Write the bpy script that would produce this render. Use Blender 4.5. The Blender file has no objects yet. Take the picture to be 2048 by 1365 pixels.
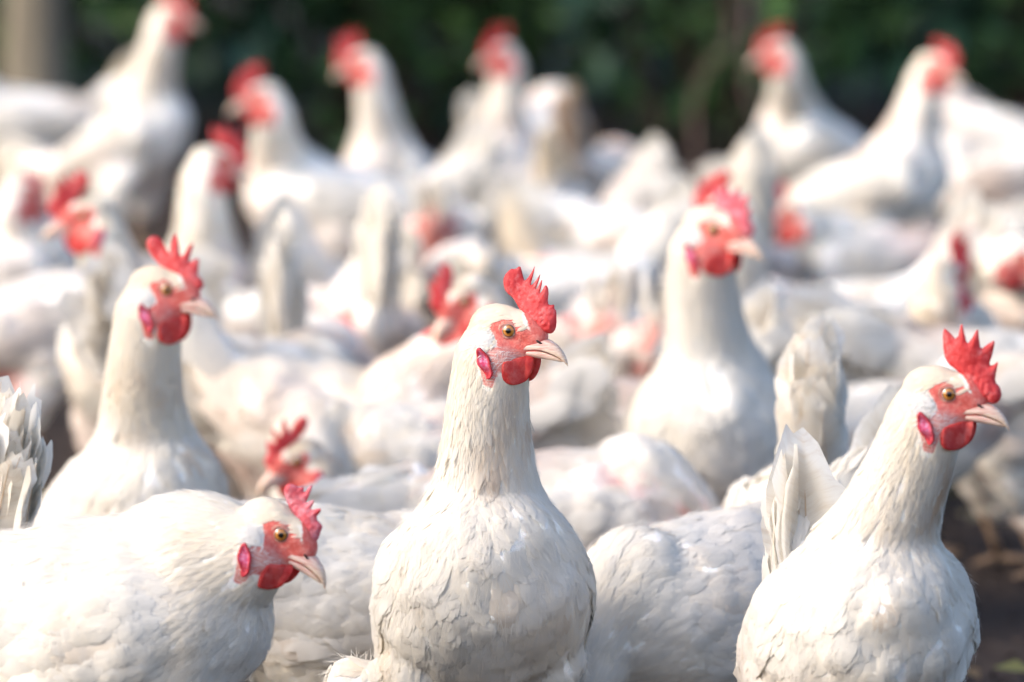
import bpy, math, random
import numpy as np
from mathutils import Vector, Matrix, noise
from mathutils.bvhtree import BVHTree
from mathutils.geometry import delaunay_2d_cdt

random.seed(7)
rng = np.random.default_rng(7)
R = math.radians
SC = bpy.context.scene
COL = SC.collection

# ------------------------------------------------------------------ camera, light, exposure
CAM_H, PITCH, LENS, SENSOR = 0.97, R(6.43), 200.0, 36.0
FPX = 2048 * LENS / SENSOR
cam_d = bpy.data.cameras.new('camera')
cam = bpy.data.objects.new('camera', cam_d)
COL.objects.link(cam)
cam.location = (0, 0, CAM_H)
cam.rotation_euler = (math.pi / 2 - PITCH, 0, 0)
cam_d.lens, cam_d.sensor_width = LENS, SENSOR
cam_d.clip_start, cam_d.clip_end = 0.1, 500
cam_d.dof.use_dof = True
cam_d.dof.focus_distance = 4.69
cam_d.dof.aperture_fstop = 4.4
SC.camera = cam

SUN_EL, SUN_AZ = R(33), R(203)          # azimuth of the sun in the ground plane, from +x towards +y
sun_vec = Vector((math.cos(SUN_EL) * math.cos(SUN_AZ), math.cos(SUN_EL) * math.sin(SUN_AZ), math.sin(SUN_EL)))
world = bpy.data.worlds.new("World")
SC.world = world
world.use_nodes = True
wn = world.node_tree
sky = wn.nodes.new('ShaderNodeTexSky')
sky.sky_type = 'NISHITA'
sky.sun_disc = False
sky.sun_elevation = SUN_EL
sky.sun_rotation = math.pi / 2 - SUN_AZ
sky.air_density, sky.dust_density, sky.ozone_density = 0.7, 2.6, 0.5
wn.links.new(sky.outputs[0], wn.nodes['Background'].inputs['Color'])
wn.nodes['Background'].inputs['Strength'].default_value = 0.15
sl = bpy.data.lights.new('sun', 'SUN')
sl.energy, sl.angle, sl.color = 0.5, R(12), (1.0, 0.93, 0.83)
sun = bpy.data.objects.new('sun', sl)
COL.objects.link(sun)
sun.rotation_euler = sun_vec.to_track_quat('Z', 'Y').to_euler()
SC.view_settings.view_transform = 'Standard'
SC.view_settings.look = 'None'
SC.view_settings.gamma = 1
SC.view_settings.use_curve_mapping = False
SC.view_settings.exposure = 1.42
SC.render.engine = 'CYCLES'
SC.cycles.use_denoising = True
SC.cycles.max_bounces = 8
SC.cycles.diffuse_bounces = 5
SC.cycles.transmission_bounces = 6

CP, SP = math.cos(PITCH), math.sin(PITCH)
def at(px, py, d):
    """world point seen at photograph pixel (px, py) at distance d along the view axis"""
    X, Y = (px - 1024) / FPX * d, -(py - 682.5) / FPX * d
    return np.array((X, d * CP + Y * SP, CAM_H - d * SP + Y * CP))
def ground_y(px, d, z):
    """world x, y of a thing at height z at depth d in pixel column px"""
    Y = (z - CAM_H + d * SP) / CP
    return np.array(((px - 1024) / FPX * d, d * CP + Y * SP))

# ------------------------------------------------------------------ materials
def nmat(name):
    m = bpy.data.materials.new(name)
    m.use_nodes = True
    nt = m.node_tree
    return m, nt, nt.nodes['Principled BSDF'], nt.nodes['Material Output']
def N(nt, kind, **kw):
    n = nt.nodes.new(kind)
    for k, v in kw.items():
        if k in n.inputs.keys():
            n.inputs[k].default_value = v
        else:
            setattr(n, k, v)
    return n
def attr(nt, name):
    return N(nt, 'ShaderNodeAttribute', attribute_name=name)
def ramp(nt, fac, stops):
    r = nt.nodes.new('ShaderNodeValToRGB')
    e = r.color_ramp.elements
    e[0].position, e[0].color = stops[0][0], (*stops[0][1], 1)
    e[1].position, e[1].color = stops[1][0], (*stops[1][1], 1)
    for p, c in stops[2:]:
        q = e.new(p)
        q.color = (*c, 1)
    nt.links.new(fac, r.inputs[0])
    return r.outputs[0]
def mixc(nt, fac, a, b):
    m = nt.nodes.new('ShaderNodeMix')
    m.data_type = 'RGBA'
    for sock, v in ((m.inputs[0], fac), (m.inputs[6], a), (m.inputs[7], b)):
        if isinstance(v, (tuple, float, int)):
            sock.default_value = (*v, 1) if isinstance(v, tuple) else v
        else:
            nt.links.new(v, sock)
    return m.outputs[2]
def maprange(nt, v, a, b, c=0.0, d=1.0, smooth=True):
    m = nt.nodes.new('ShaderNodeMapRange')
    m.interpolation_type = 'SMOOTHSTEP' if smooth else 'LINEAR'
    nt.links.new(v, m.inputs[0])
    for i, x in enumerate((a, b, c, d)):
        m.inputs[i + 1].default_value = x
    return m.outputs[0]
def add_translucent(nt, bsdf, out, color, fac):
    t = nt.nodes.new('ShaderNodeBsdfTranslucent')
    if isinstance(color, tuple):
        t.inputs[0].default_value = (*color, 1)
    else:
        nt.links.new(color, t.inputs[0])
    mx = nt.nodes.new('ShaderNodeMixShader')
    mx.inputs[0].default_value = fac
    nt.links.new(bsdf.outputs[0], mx.inputs[1])
    nt.links.new(t.outputs[0], mx.inputs[2])
    nt.links.new(mx.outputs[0], out.inputs[0])

# feathers: colour comes from the pigment and stain attribute
M_FEATHER, nt, b, out = nmat('white_feather')
a = attr(nt, 'Col')
nt.links.new(a.outputs['Color'], b.inputs['Base Color'])
b.inputs['Roughness'].default_value = 0.75
b.inputs['Specular IOR Level'].default_value = 0.18
b.inputs['Sheen Weight'].default_value = 0.08
add_translucent(nt, b, out, a.outputs['Color'], 0.46)

M_QUILL, nt, b, out = nmat('feather_quill')
b.inputs['Base Color'].default_value = (0.66, 0.5, 0.36, 1)
b.inputs['Roughness'].default_value = 0.45

# long tail and wing feathers: vane with fine barbs
M_VANE, nt, b, out = nmat('feather_vane')
a = attr(nt, 'Col')
uv = attr(nt, 'fuv')
sx = N(nt, 'ShaderNodeSeparateXYZ'); nt.links.new(uv.outputs['Vector'], sx.inputs[0])
cmb = N(nt, 'ShaderNodeCombineXYZ')
ab = N(nt, 'ShaderNodeMath', operation='ABSOLUTE'); nt.links.new(sx.outputs[0], ab.inputs[0])
sb = N(nt, 'ShaderNodeMath', operation='MULTIPLY_ADD'); nt.links.new(ab.outputs[0], sb.inputs[0]); sb.inputs[1].default_value = -0.55; nt.links.new(sx.outputs[1], sb.inputs[2])
nt.links.new(sb.outputs[0], cmb.inputs[1])
sc3 = N(nt, 'ShaderNodeMath', operation='MULTIPLY'); nt.links.new(sx.outputs[0], sc3.inputs[0]); sc3.inputs[1].default_value = 0.10; nt.links.new(sc3.outputs[0], cmb.inputs[0])
oi = N(nt, 'ShaderNodeObjectInfo'); nt.links.new(oi.outputs['Random'], cmb.inputs[2])
wv = N(nt, 'ShaderNodeTexNoise', Scale=9.0, Detail=4.0, Roughness=0.7)
nt.links.new(cmb.outputs[0], wv.inputs['Vector'])
c2 = mixc(nt, maprange(nt, wv.outputs['Fac'], .42, .72), a.outputs['Color'], (.66, .56, .45))
nt.links.new(c2, b.inputs['Base Color'])
b.inputs['Roughness'].default_value = 0.6
b.inputs['Specular IOR Level'].default_value = 0.2
bp = N(nt, 'ShaderNodeBump', Strength=0.35, Distance=0.001)
nt.links.new(wv.outputs['Fac'], bp.inputs['Height']); nt.links.new(bp.outputs[0], b.inputs['Normal'])
add_translucent(nt, b, out, a.outputs['Color'], 0.62)

# the body under the plumage: white down, red bare face, pink bare patches
M_BODY, nt, b, out = nmat('hen_skin_and_down')
fa, ba, hl = attr(nt, 'face'), attr(nt, 'bare'), attr(nt, 'hloc')
ns = N(nt, 'ShaderNodeTexNoise', Scale=420.0, Detail=3.0); nt.links.new(hl.outputs['Vector'], ns.inputs['Vector'])
nd = N(nt, 'ShaderNodeMath', operation='MULTIPLY_ADD'); nt.links.new(ns.outputs['Fac'], nd.inputs[0]); nd.inputs[1].default_value = 0.003
sbt = N(nt, 'ShaderNodeMath', operation='SUBTRACT'); nt.links.new(fa.outputs['Fac'], sbt.inputs[0]); sbt.inputs[1].default_value = 0.0015
nt.links.new(sbt.outputs[0], nd.inputs[2])
facemask = maprange(nt, nd.outputs[0], -0.0008, 0.0010, 1.0, 0.0)
ns2 = N(nt, 'ShaderNodeTexNoise', Scale=160.0, Detail=5.0, Roughness=0.65); nt.links.new(hl.outputs['Vector'], ns2.inputs['Vector'])
facec = ramp(nt, ns2.outputs['Fac'], [(0.30, (0.58, 0.085, 0.070)), (0.66, (0.74, 0.25, 0.21)), (0.5, (0.66, 0.14, 0.115))])
chk = attr(nt, 'cheek')
st = N(nt, 'ShaderNodeTexNoise', Scale=1.0, Detail=3.0)
mp = N(nt, 'ShaderNodeMapping'); mp.inputs['Scale'].default_value = (120, 200, 900); mp.inputs['Rotation'].default_value = (0, R(25), 0)
nt.links.new(hl.outputs['Vector'], mp.inputs['Vector']); nt.links.new(mp.outputs[0], st.inputs['Vector'])
chc = ramp(nt, st.outputs['Fac'], [(0.35, (0.62, 0.19, 0.16)), (0.66, (0.74, 0.50, 0.43))])
facec = mixc(nt, chk.outputs['Fac'], facec, chc)
ns3 = N(nt, 'ShaderNodeTexNoise', Scale=60.0, Detail=4.0); nt.links.new(hl.outputs['Vector'], ns3.inputs['Vector'])
barec = ramp(nt, ns3.outputs['Fac'], [(0.35, (0.50, 0.09, 0.08)), (0.62, (0.68, 0.30, 0.25))])
ca = attr(nt, 'Col')
c1 = mixc(nt, ba.outputs['Fac'], ca.outputs['Color'], barec)
c1 = mixc(nt, facemask, c1, facec)
nt.links.new(c1, b.inputs['Base Color'])
b.inputs['Roughness'].default_value = 0.6
b.inputs['Specular IOR Level'].default_value = 0.3
b.inputs['Subsurface Weight'].default_value = 0.15
b.inputs['Subsurface Radius'].default_value = (0.006, 0.002, 0.0015)
b.inputs['Subsurface Scale'].default_value = 1.0
vo = N(nt, 'ShaderNodeTexVoronoi', Scale=700.0); nt.links.new(hl.outputs['Vector'], vo.inputs['Vector'])
ad = N(nt, 'ShaderNodeMath', operation='MULTIPLY_ADD'); nt.links.new(ns2.outputs['Fac'], ad.inputs[0]); ad.inputs[1].default_value = 2.0; nt.links.new(vo.outputs['Distance'], ad.inputs[2])
bp = N(nt, 'ShaderNodeBump', Strength=0.5, Distance=0.0007)
nt.links.new(ad.outputs[0], bp.inputs['Height']); nt.links.new(bp.outputs[0], b.inputs['Normal'])

def fleshy(name, c0, c1, c2, transl, tf, scale=220.0, rough=0.5):
    m, nt, b, out = nmat(name)
    tc = N(nt, 'ShaderNodeTexCoord')
    ns = N(nt, 'ShaderNodeTexNoise', Scale=scale, Detail=5.0, Roughness=0.65); nt.links.new(tc.outputs['Object'], ns.inputs['Vector'])
    ns2 = N(nt, 'ShaderNodeTexNoise', Scale=scale * 0.35, Detail=2.0); nt.links.new(tc.outputs['Object'], ns2.inputs['Vector'])
    mx = N(nt, 'ShaderNodeMath', operation='MULTIPLY_ADD'); nt.links.new(ns.outputs['Fac'], mx.inputs[0]); mx.inputs[1].default_value = 0.6
    hm = N(nt, 'ShaderNodeMath', operation='MULTIPLY'); nt.links.new(ns2.outputs['Fac'], hm.inputs[0]); hm.inputs[1].default_value = 0.4
    nt.links.new(hm.outputs[0], mx.inputs[2])
    col = ramp(nt, mx.outputs[0], [(0.36, c0), (0.64, c2), (0.5, c1)])
    nt.links.new(col, b.inputs['Base Color'])
    b.inputs['Roughness'].default_value = rough
    b.inputs['Specular IOR Level'].default_value = 0.35
    b.inputs['Subsurface Weight'].default_value = 0.25
    b.inputs['Subsurface Radius'].default_value = (0.006, 0.0015, 0.001)
    b.inputs['Subsurface Scale'].default_value = 1.0
    vo = N(nt, 'ShaderNodeTexVoronoi', Scale=scale * 4); nt.links.new(tc.outputs['Object'], vo.inputs['Vector'])
    bp = N(nt, 'ShaderNodeBump', Strength=0.55, Distance=0.0006)
    nt.links.new(vo.outputs['Distance'], bp.inputs['Height']); nt.links.new(bp.outputs[0], b.inputs['Normal'])
    add_translucent(nt, b, out, transl, tf)
    return m
M_COMB = fleshy('comb_flesh', (0.56, 0.040, 0.045), (0.66, 0.070, 0.075), (0.74, 0.22, 0.22), (0.9, 0.10, 0.05), 0.28)
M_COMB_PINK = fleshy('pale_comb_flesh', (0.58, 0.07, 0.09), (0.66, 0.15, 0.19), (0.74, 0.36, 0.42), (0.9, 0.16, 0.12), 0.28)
M_WATTLE = fleshy('wattle_flesh', (0.54, 0.035, 0.035), (0.64, 0.065, 0.060), (0.70, 0.16, 0.14), (0.9, 0.08, 0.02), 0.30)
M_LOBE = fleshy('earlobe_flesh', (0.54, 0.035, 0.045), (0.60, 0.055, 0.075), (0.64, 0.12, 0.14), (0.9, 0.1, 0.15), 0.2, 330.0, 0.7)
nt = M_LOBE.node_tree
_b = nt.nodes['Principled BSDF']; _src = _b.inputs['Base Color'].links[0].from_socket
_pn = N(nt, 'ShaderNodeTexNoise', Scale=420.0, Detail=3.0); _tc = N(nt, 'ShaderNodeTexCoord'); nt.links.new(_tc.outputs['Object'], _pn.inputs['Vector'])
_pc = ramp(nt, _pn.outputs['Fac'], [(0.38, (0.55, 0.05, 0.15)), (0.66, (0.62, 0.30, 0.46))])
nt.links.new(mixc(nt, attr(nt, 'pale').outputs['Fac'], _src, _pc), _b.inputs['Base Color'])
M_LID = fleshy('eyelid_skin', (0.52, 0.16, 0.12), (0.60, 0.24, 0.19), (0.68, 0.40, 0.33), (0.8, 0.2, 0.15), 0.05, 500.0)

M_BEAK, nt, b, out = nmat('horn_beak')
hl = attr(nt, 'hloc')
sx = N(nt, 'ShaderNodeSeparateXYZ'); nt.links.new(hl.outputs['Vector'], sx.inputs[0])
tip = maprange(nt, sx.outputs[0], 0.030, 0.053)
ns = N(nt, 'ShaderNodeTexNoise', Scale=1.0, Detail=4.0)
mp = N(nt, 'ShaderNodeMapping'); mp.inputs['Scale'].default_value = (90, 400, 700); mp.inputs['Rotation'].default_value = (0, R(25), 0)
nt.links.new(hl.outputs['Vector'], mp.inputs['Vector']); nt.links.new(mp.outputs[0], ns.inputs['Vector'])
c0 = mixc(nt, tip, (0.62, 0.34, 0.28), (0.60, 0.42, 0.29))
c1 = mixc(nt, tip, (0.74, 0.56, 0.47), (0.74, 0.60, 0.47))
mm = N(nt, 'ShaderNodeMix', data_type='RGBA'); nt.links.new(maprange(nt, ns.outputs['Fac'], .35, .65), mm.inputs[0]); nt.links.new(c0, mm.inputs[6]); nt.links.new(c1, mm.inputs[7])
nt.links.new(mm.outputs[2], b.inputs['Base Color'])
b.inputs['Roughness'].default_value = 0.38
b.inputs['Subsurface Weight'].default_value = 0.2
b.inputs['Subsurface Radius'].default_value = (0.004, 0.002, 0.001)
b.inputs['Subsurface Scale'].default_value = 1.0

M_EYE, nt, b, out = nmat('amber_eye')
er = attr(nt, 'er')
ns = N(nt, 'ShaderNodeTexNoise', Scale=900.0, Detail=3.0); tc = N(nt, 'ShaderNodeTexCoord'); nt.links.new(tc.outputs['Object'], ns.inputs['Vector'])
ad = N(nt, 'ShaderNodeMath', operation='MULTIPLY_ADD'); nt.links.new(ns.outputs['Fac'], ad.inputs[0]); ad.inputs[1].default_value = 0.06; nt.links.new(er.outputs['Fac'], ad.inputs[2])
iris = ramp(nt, ad.outputs[0], [(0.0, (0.004, 0.004, 0.004)), (0.36, (0.004, 0.003, 0.002)), (0.41, (0.24, 0.085, 0.012)), (0.60, (0.46, 0.20, 0.03)), (0.76, (0.36, 0.13, 0.02)), (0.86, (0.05, 0.02, 0.01)), (0.93, (0.30, 0.24, 0.20))])
nt.links.new(iris, b.inputs['Base Color'])
b.inputs['Roughness'].default_value = 0.06
b.inputs['Coat Weight'].default_value = 1.0
b.inputs['Coat Roughness'].default_value = 0.02

M_DARK, nt, b, out = nmat('nostril_dark')
b.inputs['Base Color'].default_value = (0.03, 0.014, 0.012, 1)
b.inputs['Roughness'].default_value = 0.7

M_LEG, nt, b, out = nmat('scaly_leg')
tc = N(nt, 'ShaderNodeTexCoord')
vo = N(nt, 'ShaderNodeTexVoronoi', Scale=260.0); nt.links.new(tc.outputs['Object'], vo.inputs['Vector'])
nt.links.new(ramp(nt, vo.outputs['Distance'], [(0.0, (0.40, 0.27, 0.17)), (0.8, (0.20, 0.13, 0.085))]), b.inputs['Base Color'])
b.inputs['Roughness'].default_value = 0.55

M_SOIL, nt, b, out = nmat('dark_soil')
tc = N(nt, 'ShaderNodeTexCoord')
ns = N(nt, 'ShaderNodeTexNoise', Scale=3.5, Detail=9.0, Roughness=0.65); nt.links.new(tc.outputs['Object'], ns.inputs['Vector'])
ns2 = N(nt, 'ShaderNodeTexNoise', Scale=40.0, Detail=6.0, Roughness=0.7); nt.links.new(tc.outputs['Object'], ns2.inputs['Vector'])
c1 = ramp(nt, ns.outputs['Fac'], [(0.3, (0.030, 0.021, 0.018)), (0.7, (0.075, 0.056, 0.047))])
c2 = ramp(nt, ns2.outputs['Fac'], [(0.35, (0.025, 0.018, 0.016)), (0.7, (0.10, 0.077, 0.064))])
nt.links.new(mixc(nt, 0.5, c1, c2), b.inputs['Base Color'])
b.inputs['Roughness'].default_value = 0.9
b.inputs['Specular IOR Level'].default_value = 0.2
bp = N(nt, 'ShaderNodeBump', Strength=0.8, Distance=0.02)
nt.links.new(ns2.outputs['Fac'], bp.inputs['Height']); nt.links.new(bp.outputs[0], b.inputs['Normal'])

def leafmat(name, rough=0.5, tf=0.25):
    m, nt, b, out = nmat(name)
    a = attr(nt, 'Col')
    nt.links.new(a.outputs['Color'], b.inputs['Base Color'])
    b.inputs['Roughness'].default_value = rough
    add_translucent(nt, b, out, a.outputs['Color'], tf)
    return m
M_LEAF = leafmat('hedge_leaf', 0.42)
M_DRYLEAF = leafmat('fallen_leaf', 0.7)
M_BARK, nt, b, out = nmat('bark')
tc = N(nt, 'ShaderNodeTexCoord')
mp = N(nt, 'ShaderNodeMapping'); mp.inputs['Scale'].default_value = (18, 18, 4); nt.links.new(tc.outputs['Object'], mp.inputs['Vector'])
ns = N(nt, 'ShaderNodeTexNoise', Scale=1.0, Detail=8.0, Roughness=0.7); nt.links.new(mp.outputs[0], ns.inputs['Vector'])
nt.links.new(ramp(nt, ns.outputs['Fac'], [(0.3, (0.10, 0.085, 0.06)), (0.7, (0.30, 0.26, 0.19))]), b.inputs['Base Color'])
b.inputs['Roughness'].default_value = 0.9
bp = N(nt, 'ShaderNodeBump', Strength=0.9, Distance=0.015)
nt.links.new(ns.outputs['Fac'], bp.inputs['Height']); nt.links.new(bp.outputs[0], b.inputs['Normal'])
M_TWIG, nt, b, out = nmat('dark_twig')
tc = N(nt, 'ShaderNodeTexCoord')
ns = N(nt, 'ShaderNodeTexNoise', Scale=30.0, Detail=4.0); nt.links.new(tc.outputs['Object'], ns.inputs['Vector'])
nt.links.new(ramp(nt, ns.outputs['Fac'], [(0.3, (0.045, 0.03, 0.022)), (0.7, (0.11, 0.08, 0.06))]), b.inputs['Base Color'])
b.inputs['Roughness'].default_value = 0.9

# ------------------------------------------------------------------ mesh helpers
def mesh_np(name, V, F, attrs=None, smooth=True, normals=None):
    """V (n,3); F either an (m,k) array or a list of such arrays"""
    Fs = [F] if isinstance(F, np.ndarray) else F
    Fs = [np.asarray(f, dtype=np.int32) for f in Fs if len(f)]
    me = bpy.data.meshes.new(name)
    me.vertices.add(len(V))
    me.vertices.foreach_set('co', np.asarray(V, dtype=np.float32).ravel())
    nl = sum(f.size for f in Fs); nf = sum(len(f) for f in Fs)
    me.loops.add(nl)
    me.loops.foreach_set('vertex_index', np.concatenate([f.ravel() for f in Fs]))
    me.polygons.add(nf)
    tot = np.concatenate([np.full(len(f), f.shape[1], dtype=np.int32) for f in Fs])
    me.polygons.foreach_set('loop_start', np.concatenate([[0], np.cumsum(tot)[:-1]]).astype(np.int32))
    me.polygons.foreach_set('use_smooth', np.full(nf, smooth))
    set_attrs(me, attrs)
    me.update(calc_edges=True)
    me.validate()
    if normals is not None:
        me.normals_split_custom_set_from_vertices(np.asarray(normals, dtype=np.float32))
    return me
def set_attrs(me, attrs):
    for k, v in (attrs or {}).items():
        v = np.asarray(v, dtype=np.float32)
        if v.ndim == 1:
            at_ = me.attributes.new(k, 'FLOAT', 'POINT'); at_.data.foreach_set('value', v)
        elif v.shape[1] == 3 and k != 'Col':
            at_ = me.attributes.new(k, 'FLOAT_VECTOR', 'POINT'); at_.data.foreach_set('vector', v.ravel())
        else:
            if v.shape[1] == 3:
                v = np.concatenate([v, np.ones((len(v), 1), dtype=np.float32)], 1)
            at_ = me.attributes.new(k, 'FLOAT_COLOR', 'POINT'); at_.data.foreach_set('color', v.ravel())
def obj(name, me, mat, parent=None, loc=None):
    o = bpy.data.objects.new(name, me)
    COL.objects.link(o)
    if mat is not None and len(me.materials) == 0:
        me.materials.append(mat)
    if parent is not None:
        o.parent = parent
    if loc is not None:
        o.location = loc
    return o
def nrm(v):
    v = np.asarray(v, dtype=float)
    return v / np.maximum(np.linalg.norm(v, axis=-1, keepdims=True), 1e-12)
def sphere(nu, nv):
    """unit sphere, poles on z"""
    th = np.linspace(0, np.pi, nv + 1)[1:-1]
    ph = np.linspace(0, 2 * np.pi, nu, endpoint=False)
    T, P = np.meshgrid(th, ph, indexing='ij')
    V = np.stack([np.sin(T) * np.cos(P), np.sin(T) * np.sin(P), np.cos(T)], -1).reshape(-1, 3)
    V = np.concatenate([V, [[0, 0, 1], [0, 0, -1]]])
    n = len(V); Q, Tr = [], []
    for i in range(nv - 2):
        for j in range(nu):
            k = (j + 1) % nu
            Q.append((i * nu + j, (i + 1) * nu + j, (i + 1) * nu + k, i * nu + k))
    for j in range(nu):
        k = (j + 1) % nu
        Tr.append((n - 2, j, k)); b0 = (nv - 2) * nu
        Tr.append((n - 1, b0 + k, b0 + j))
    return V, np.array(Q), np.array(Tr)
SPH = sphere(22, 13)
def ellipsoids(parts):
    """parts: list of (centre, 3x3 axes as columns, radii) -> V, [quads, tris]"""
    V, Q, T, o = [], [], [], 0
    for c, A, r in parts:
        V.append(np.asarray(c) + (SPH[0] * np.asarray(r)) @ np.asarray(A).T)
        Q.append(SPH[1] + o); T.append(SPH[2] + o); o += len(SPH[0])
    return np.concatenate(V), [np.concatenate(Q), np.concatenate(T)]
def remesh_batch(jobs):
    """jobs: list of (V, F, voxel, smooth_iterations) -> list of new meshes, one shared evaluation"""
    obs = []
    for V, F, vox, it in jobs:
        o = bpy.data.objects.new('shape', mesh_np('shape', V, F))
        COL.objects.link(o)
        m = o.modifiers.new('r', 'REMESH'); m.mode = 'VOXEL'; m.voxel_size = vox; m.use_smooth_shade = True
        s = o.modifiers.new('s', 'SMOOTH'); s.factor = 0.5; s.iterations = it
        obs.append(o)
    dg = bpy.context.evaluated_depsgraph_get()
    res = [bpy.data.meshes.new_from_object(o.evaluated_get(dg)) for o in obs]
    for o in obs:
        me = o.data
        bpy.data.objects.remove(o); bpy.data.meshes.remove(me)
    return res
def rotz(a):
    c, s = math.cos(a), math.sin(a)
    return np.array(((c, -s, 0), (s, c, 0), (0, 0, 1)))
def roty_up(p):
    """tilts +x up towards +z by p"""
    c, s = math.cos(p), math.sin(p)
    return np.array(((c, 0, -s), (0, 1, 0), (s, 0, c)))
def rotx(a):
    c, s = math.cos(a), math.sin(a)
    return np.array(((1, 0, 0), (0, c, -s), (0, s, c)))
def poly_sdf(P, poly):
    """signed distance (negative inside) of 2-D points to a polygon"""
    poly = np.asarray(poly); a = poly; b_ = np.roll(poly, -1, 0)
    d2 = np.full(len(P), 1e9); inside = np.zeros(len(P), bool)
    for p, q in zip(a, b_):
        e = q - p; w = P - p
        t = np.clip((w @ e) / (e @ e), 0, 1)
        d2 = np.minimum(d2, ((w - t[:, None] * e) ** 2).sum(1))
        if p[1] != q[1]:
            c = (p[1] > P[:, 1]) != (q[1] > P[:, 1])
            xi = (q[0] - p[0]) * (P[:, 1] - p[1]) / (q[1] - p[1]) + p[0]
            inside ^= c & (P[:, 0] < xi)
    return np.where(inside, -1, 1) * np.sqrt(d2)
def smooth_poly(poly, n=2):
    p = np.asarray(poly, float)
    for _ in range(n):
        q = np.roll(p, -1, 0)
        p = np.stack([p * .75 + q * .25, p * .25 + q * .75], 1).reshape(-1, 2)
    return p
def inflate(poly, T, sp, delta=0.0025, seed=0):
    """a fleshy flap: outline in (x, z), rounded thickness along y"""
    poly = np.asarray(poly, float)
    B = []
    for p, q in zip(poly, np.roll(poly, -1, 0)):
        n = max(1, int(np.linalg.norm(q - p) / sp))
        for i in range(n):
            B.append(p + (q - p) * i / n)
    B = np.array(B); nb = len(B)
    lo, hi = B.min(0), B.max(0)
    gx, gy = np.meshgrid(np.arange(lo[0], hi[0], sp), np.arange(lo[1], hi[1], sp * .87))
    gx[1::2] += sp / 2
    G = np.stack([gx.ravel(), gy.ravel()], 1)
    sd = poly_sdf(G, B)
    G = G[sd < -sp * .55]
    P = np.concatenate([B, G])
    vs, es, fs, ov, oe, of = delaunay_2d_cdt([Vector(p) for p in P], [], [list(range(nb))], 1, 1e-8)
    P2 = np.array([v[:] for v in vs])
    tri = np.array([f for f in fs if len(f) == 3])
    a, b_, c = P2[tri[:, 0]], P2[tri[:, 1]], P2[tri[:, 2]]
    cr = (b_[:, 0] - a[:, 0]) * (c[:, 1] - a[:, 1]) - (b_[:, 1] - a[:, 1]) * (c[:, 0] - a[:, 0])
    tri = np.where((cr < 0)[:, None], tri, tri[:, ::-1])      # after this the x,z loop faces +y
    d = np.abs(poly_sdf(P2, B)); d[d < sp * 0.2] = 0
    h = T * (1 - np.exp(-d / delta))
    for i, p in enumerate(P2):
        if d[i] > 0:
            h[i] *= 1 + 0.22 * noise.noise(Vector((p[0] * 330 + seed, p[1] * 330, seed * 1.7)))
    n = len(P2)
    top = np.stack([P2[:, 0], h, P2[:, 1]], 1); bot = np.stack([P2[:, 0], -h, P2[:, 1]], 1)
    rim = d == 0
    mapb = np.where(rim, np.arange(n), np.arange(n) + n)
    V = np.concatenate([top, bot])
    F = np.concatenate([tri, mapb[tri[:, ::-1]]])
    used = np.unique(F); re = np.zeros(len(V), int); re[used] = np.arange(len(used))
    return V[used], re[F]
def tube(pts, rad, n=8, close=True):
    pts = np.asarray(pts, float); m = len(pts); V, Q, T = [], [], []
    tg = nrm(np.gradient(pts, axis=0)); u = np.array((0, 0, 1.0)) if abs(tg[0][2]) < .9 else np.array((1.0, 0, 0))
    for i in range(m):
        s_ = nrm(np.cross(tg[i], u)); u = np.cross(s_, tg[i])
        for k in range(n):
            a = 2 * math.pi * k / n
            V.append(pts[i] + rad[i] * (math.cos(a) * s_ + math.sin(a) * u))
    for i in range(m - 1):
        for k in range(n):
            l = (k + 1) % n
            Q.append((i * n + k, i * n + l, (i + 1) * n + l, (i + 1) * n + k))
    V.append(pts[0]); V.append(pts[-1]); b0 = (m - 1) * n
    for k in range(n):
        l = (k + 1) % n
        T.append((m * n, l, k)); T.append((m * n + 1, b0 + k, b0 + l))
    return np.array(V), [np.array(Q), np.array(T)]
def join(items):
    V, out, o = [], {}, 0
    for v, F in items:
        for f in ([F] if isinstance(F, np.ndarray) else F):
            out.setdefault(f.shape[1], []).append(f + o)
        V.append(v); o += len(v)
    return np.concatenate(V), [np.concatenate(x) for x in out.values()]

# ------------------------------------------------------------------ the hen: outline data (metres, head frame: x to the beak, z up, origin between the eyes)
KA = 0.413e-3
def pxl(pts, ox, oy, k, fx=1.0):
    return np.array([((x - ox) * k * fx, -(y - oy) * k) for x, y in pts])
FACE = pxl([(982, 652), (992, 641), (1015, 631), (1040, 638), (1061, 657), (1050, 634), (1036, 618), (1024, 606), (1075, 600),
            (1120, 640), (1125, 690), (1110, 735), (1040, 742), (1006, 738), (990, 722), (984, 700), (1006, 694), (998, 676)], 1007, 657, KA, 1.08)
CHEEK = pxl([(976, 690), (985, 692), (1012, 690), (1045, 702), (1062, 716), (1035, 722), (1014, 732), (1005, 770), (988, 768), (982, 740), (974, 712)], 1007, 657, KA, 1.08)
COMB_A = pxl([(1026, 602), (1020, 594.5), (1008, 586), (1001.7, 572.5), (1000, 555), (1011.6, 538), (1020, 539), (1028, 530.8), (1032.5, 541.8),
              (1039, 561), (1045, 556), (1055, 538), (1059.3, 526), (1058, 545), (1053.4, 569), (1060, 564), (1068, 552), (1074.7, 540), (1072, 556), (1066.5, 576), (1072, 568),
              (1079.3, 549.5), (1079, 566), (1076.4, 583), (1081, 575), (1086.8, 561), (1094, 573), (1093, 600), (1099, 603), (1106, 600), (1107, 610), (1111, 612),
              (1113.8, 632), (1112.7, 649.5), (1106, 659), (1095, 660), (1075, 656), (1058, 648), (1044, 628)], 1018, 657, KA, 1.06)
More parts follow.
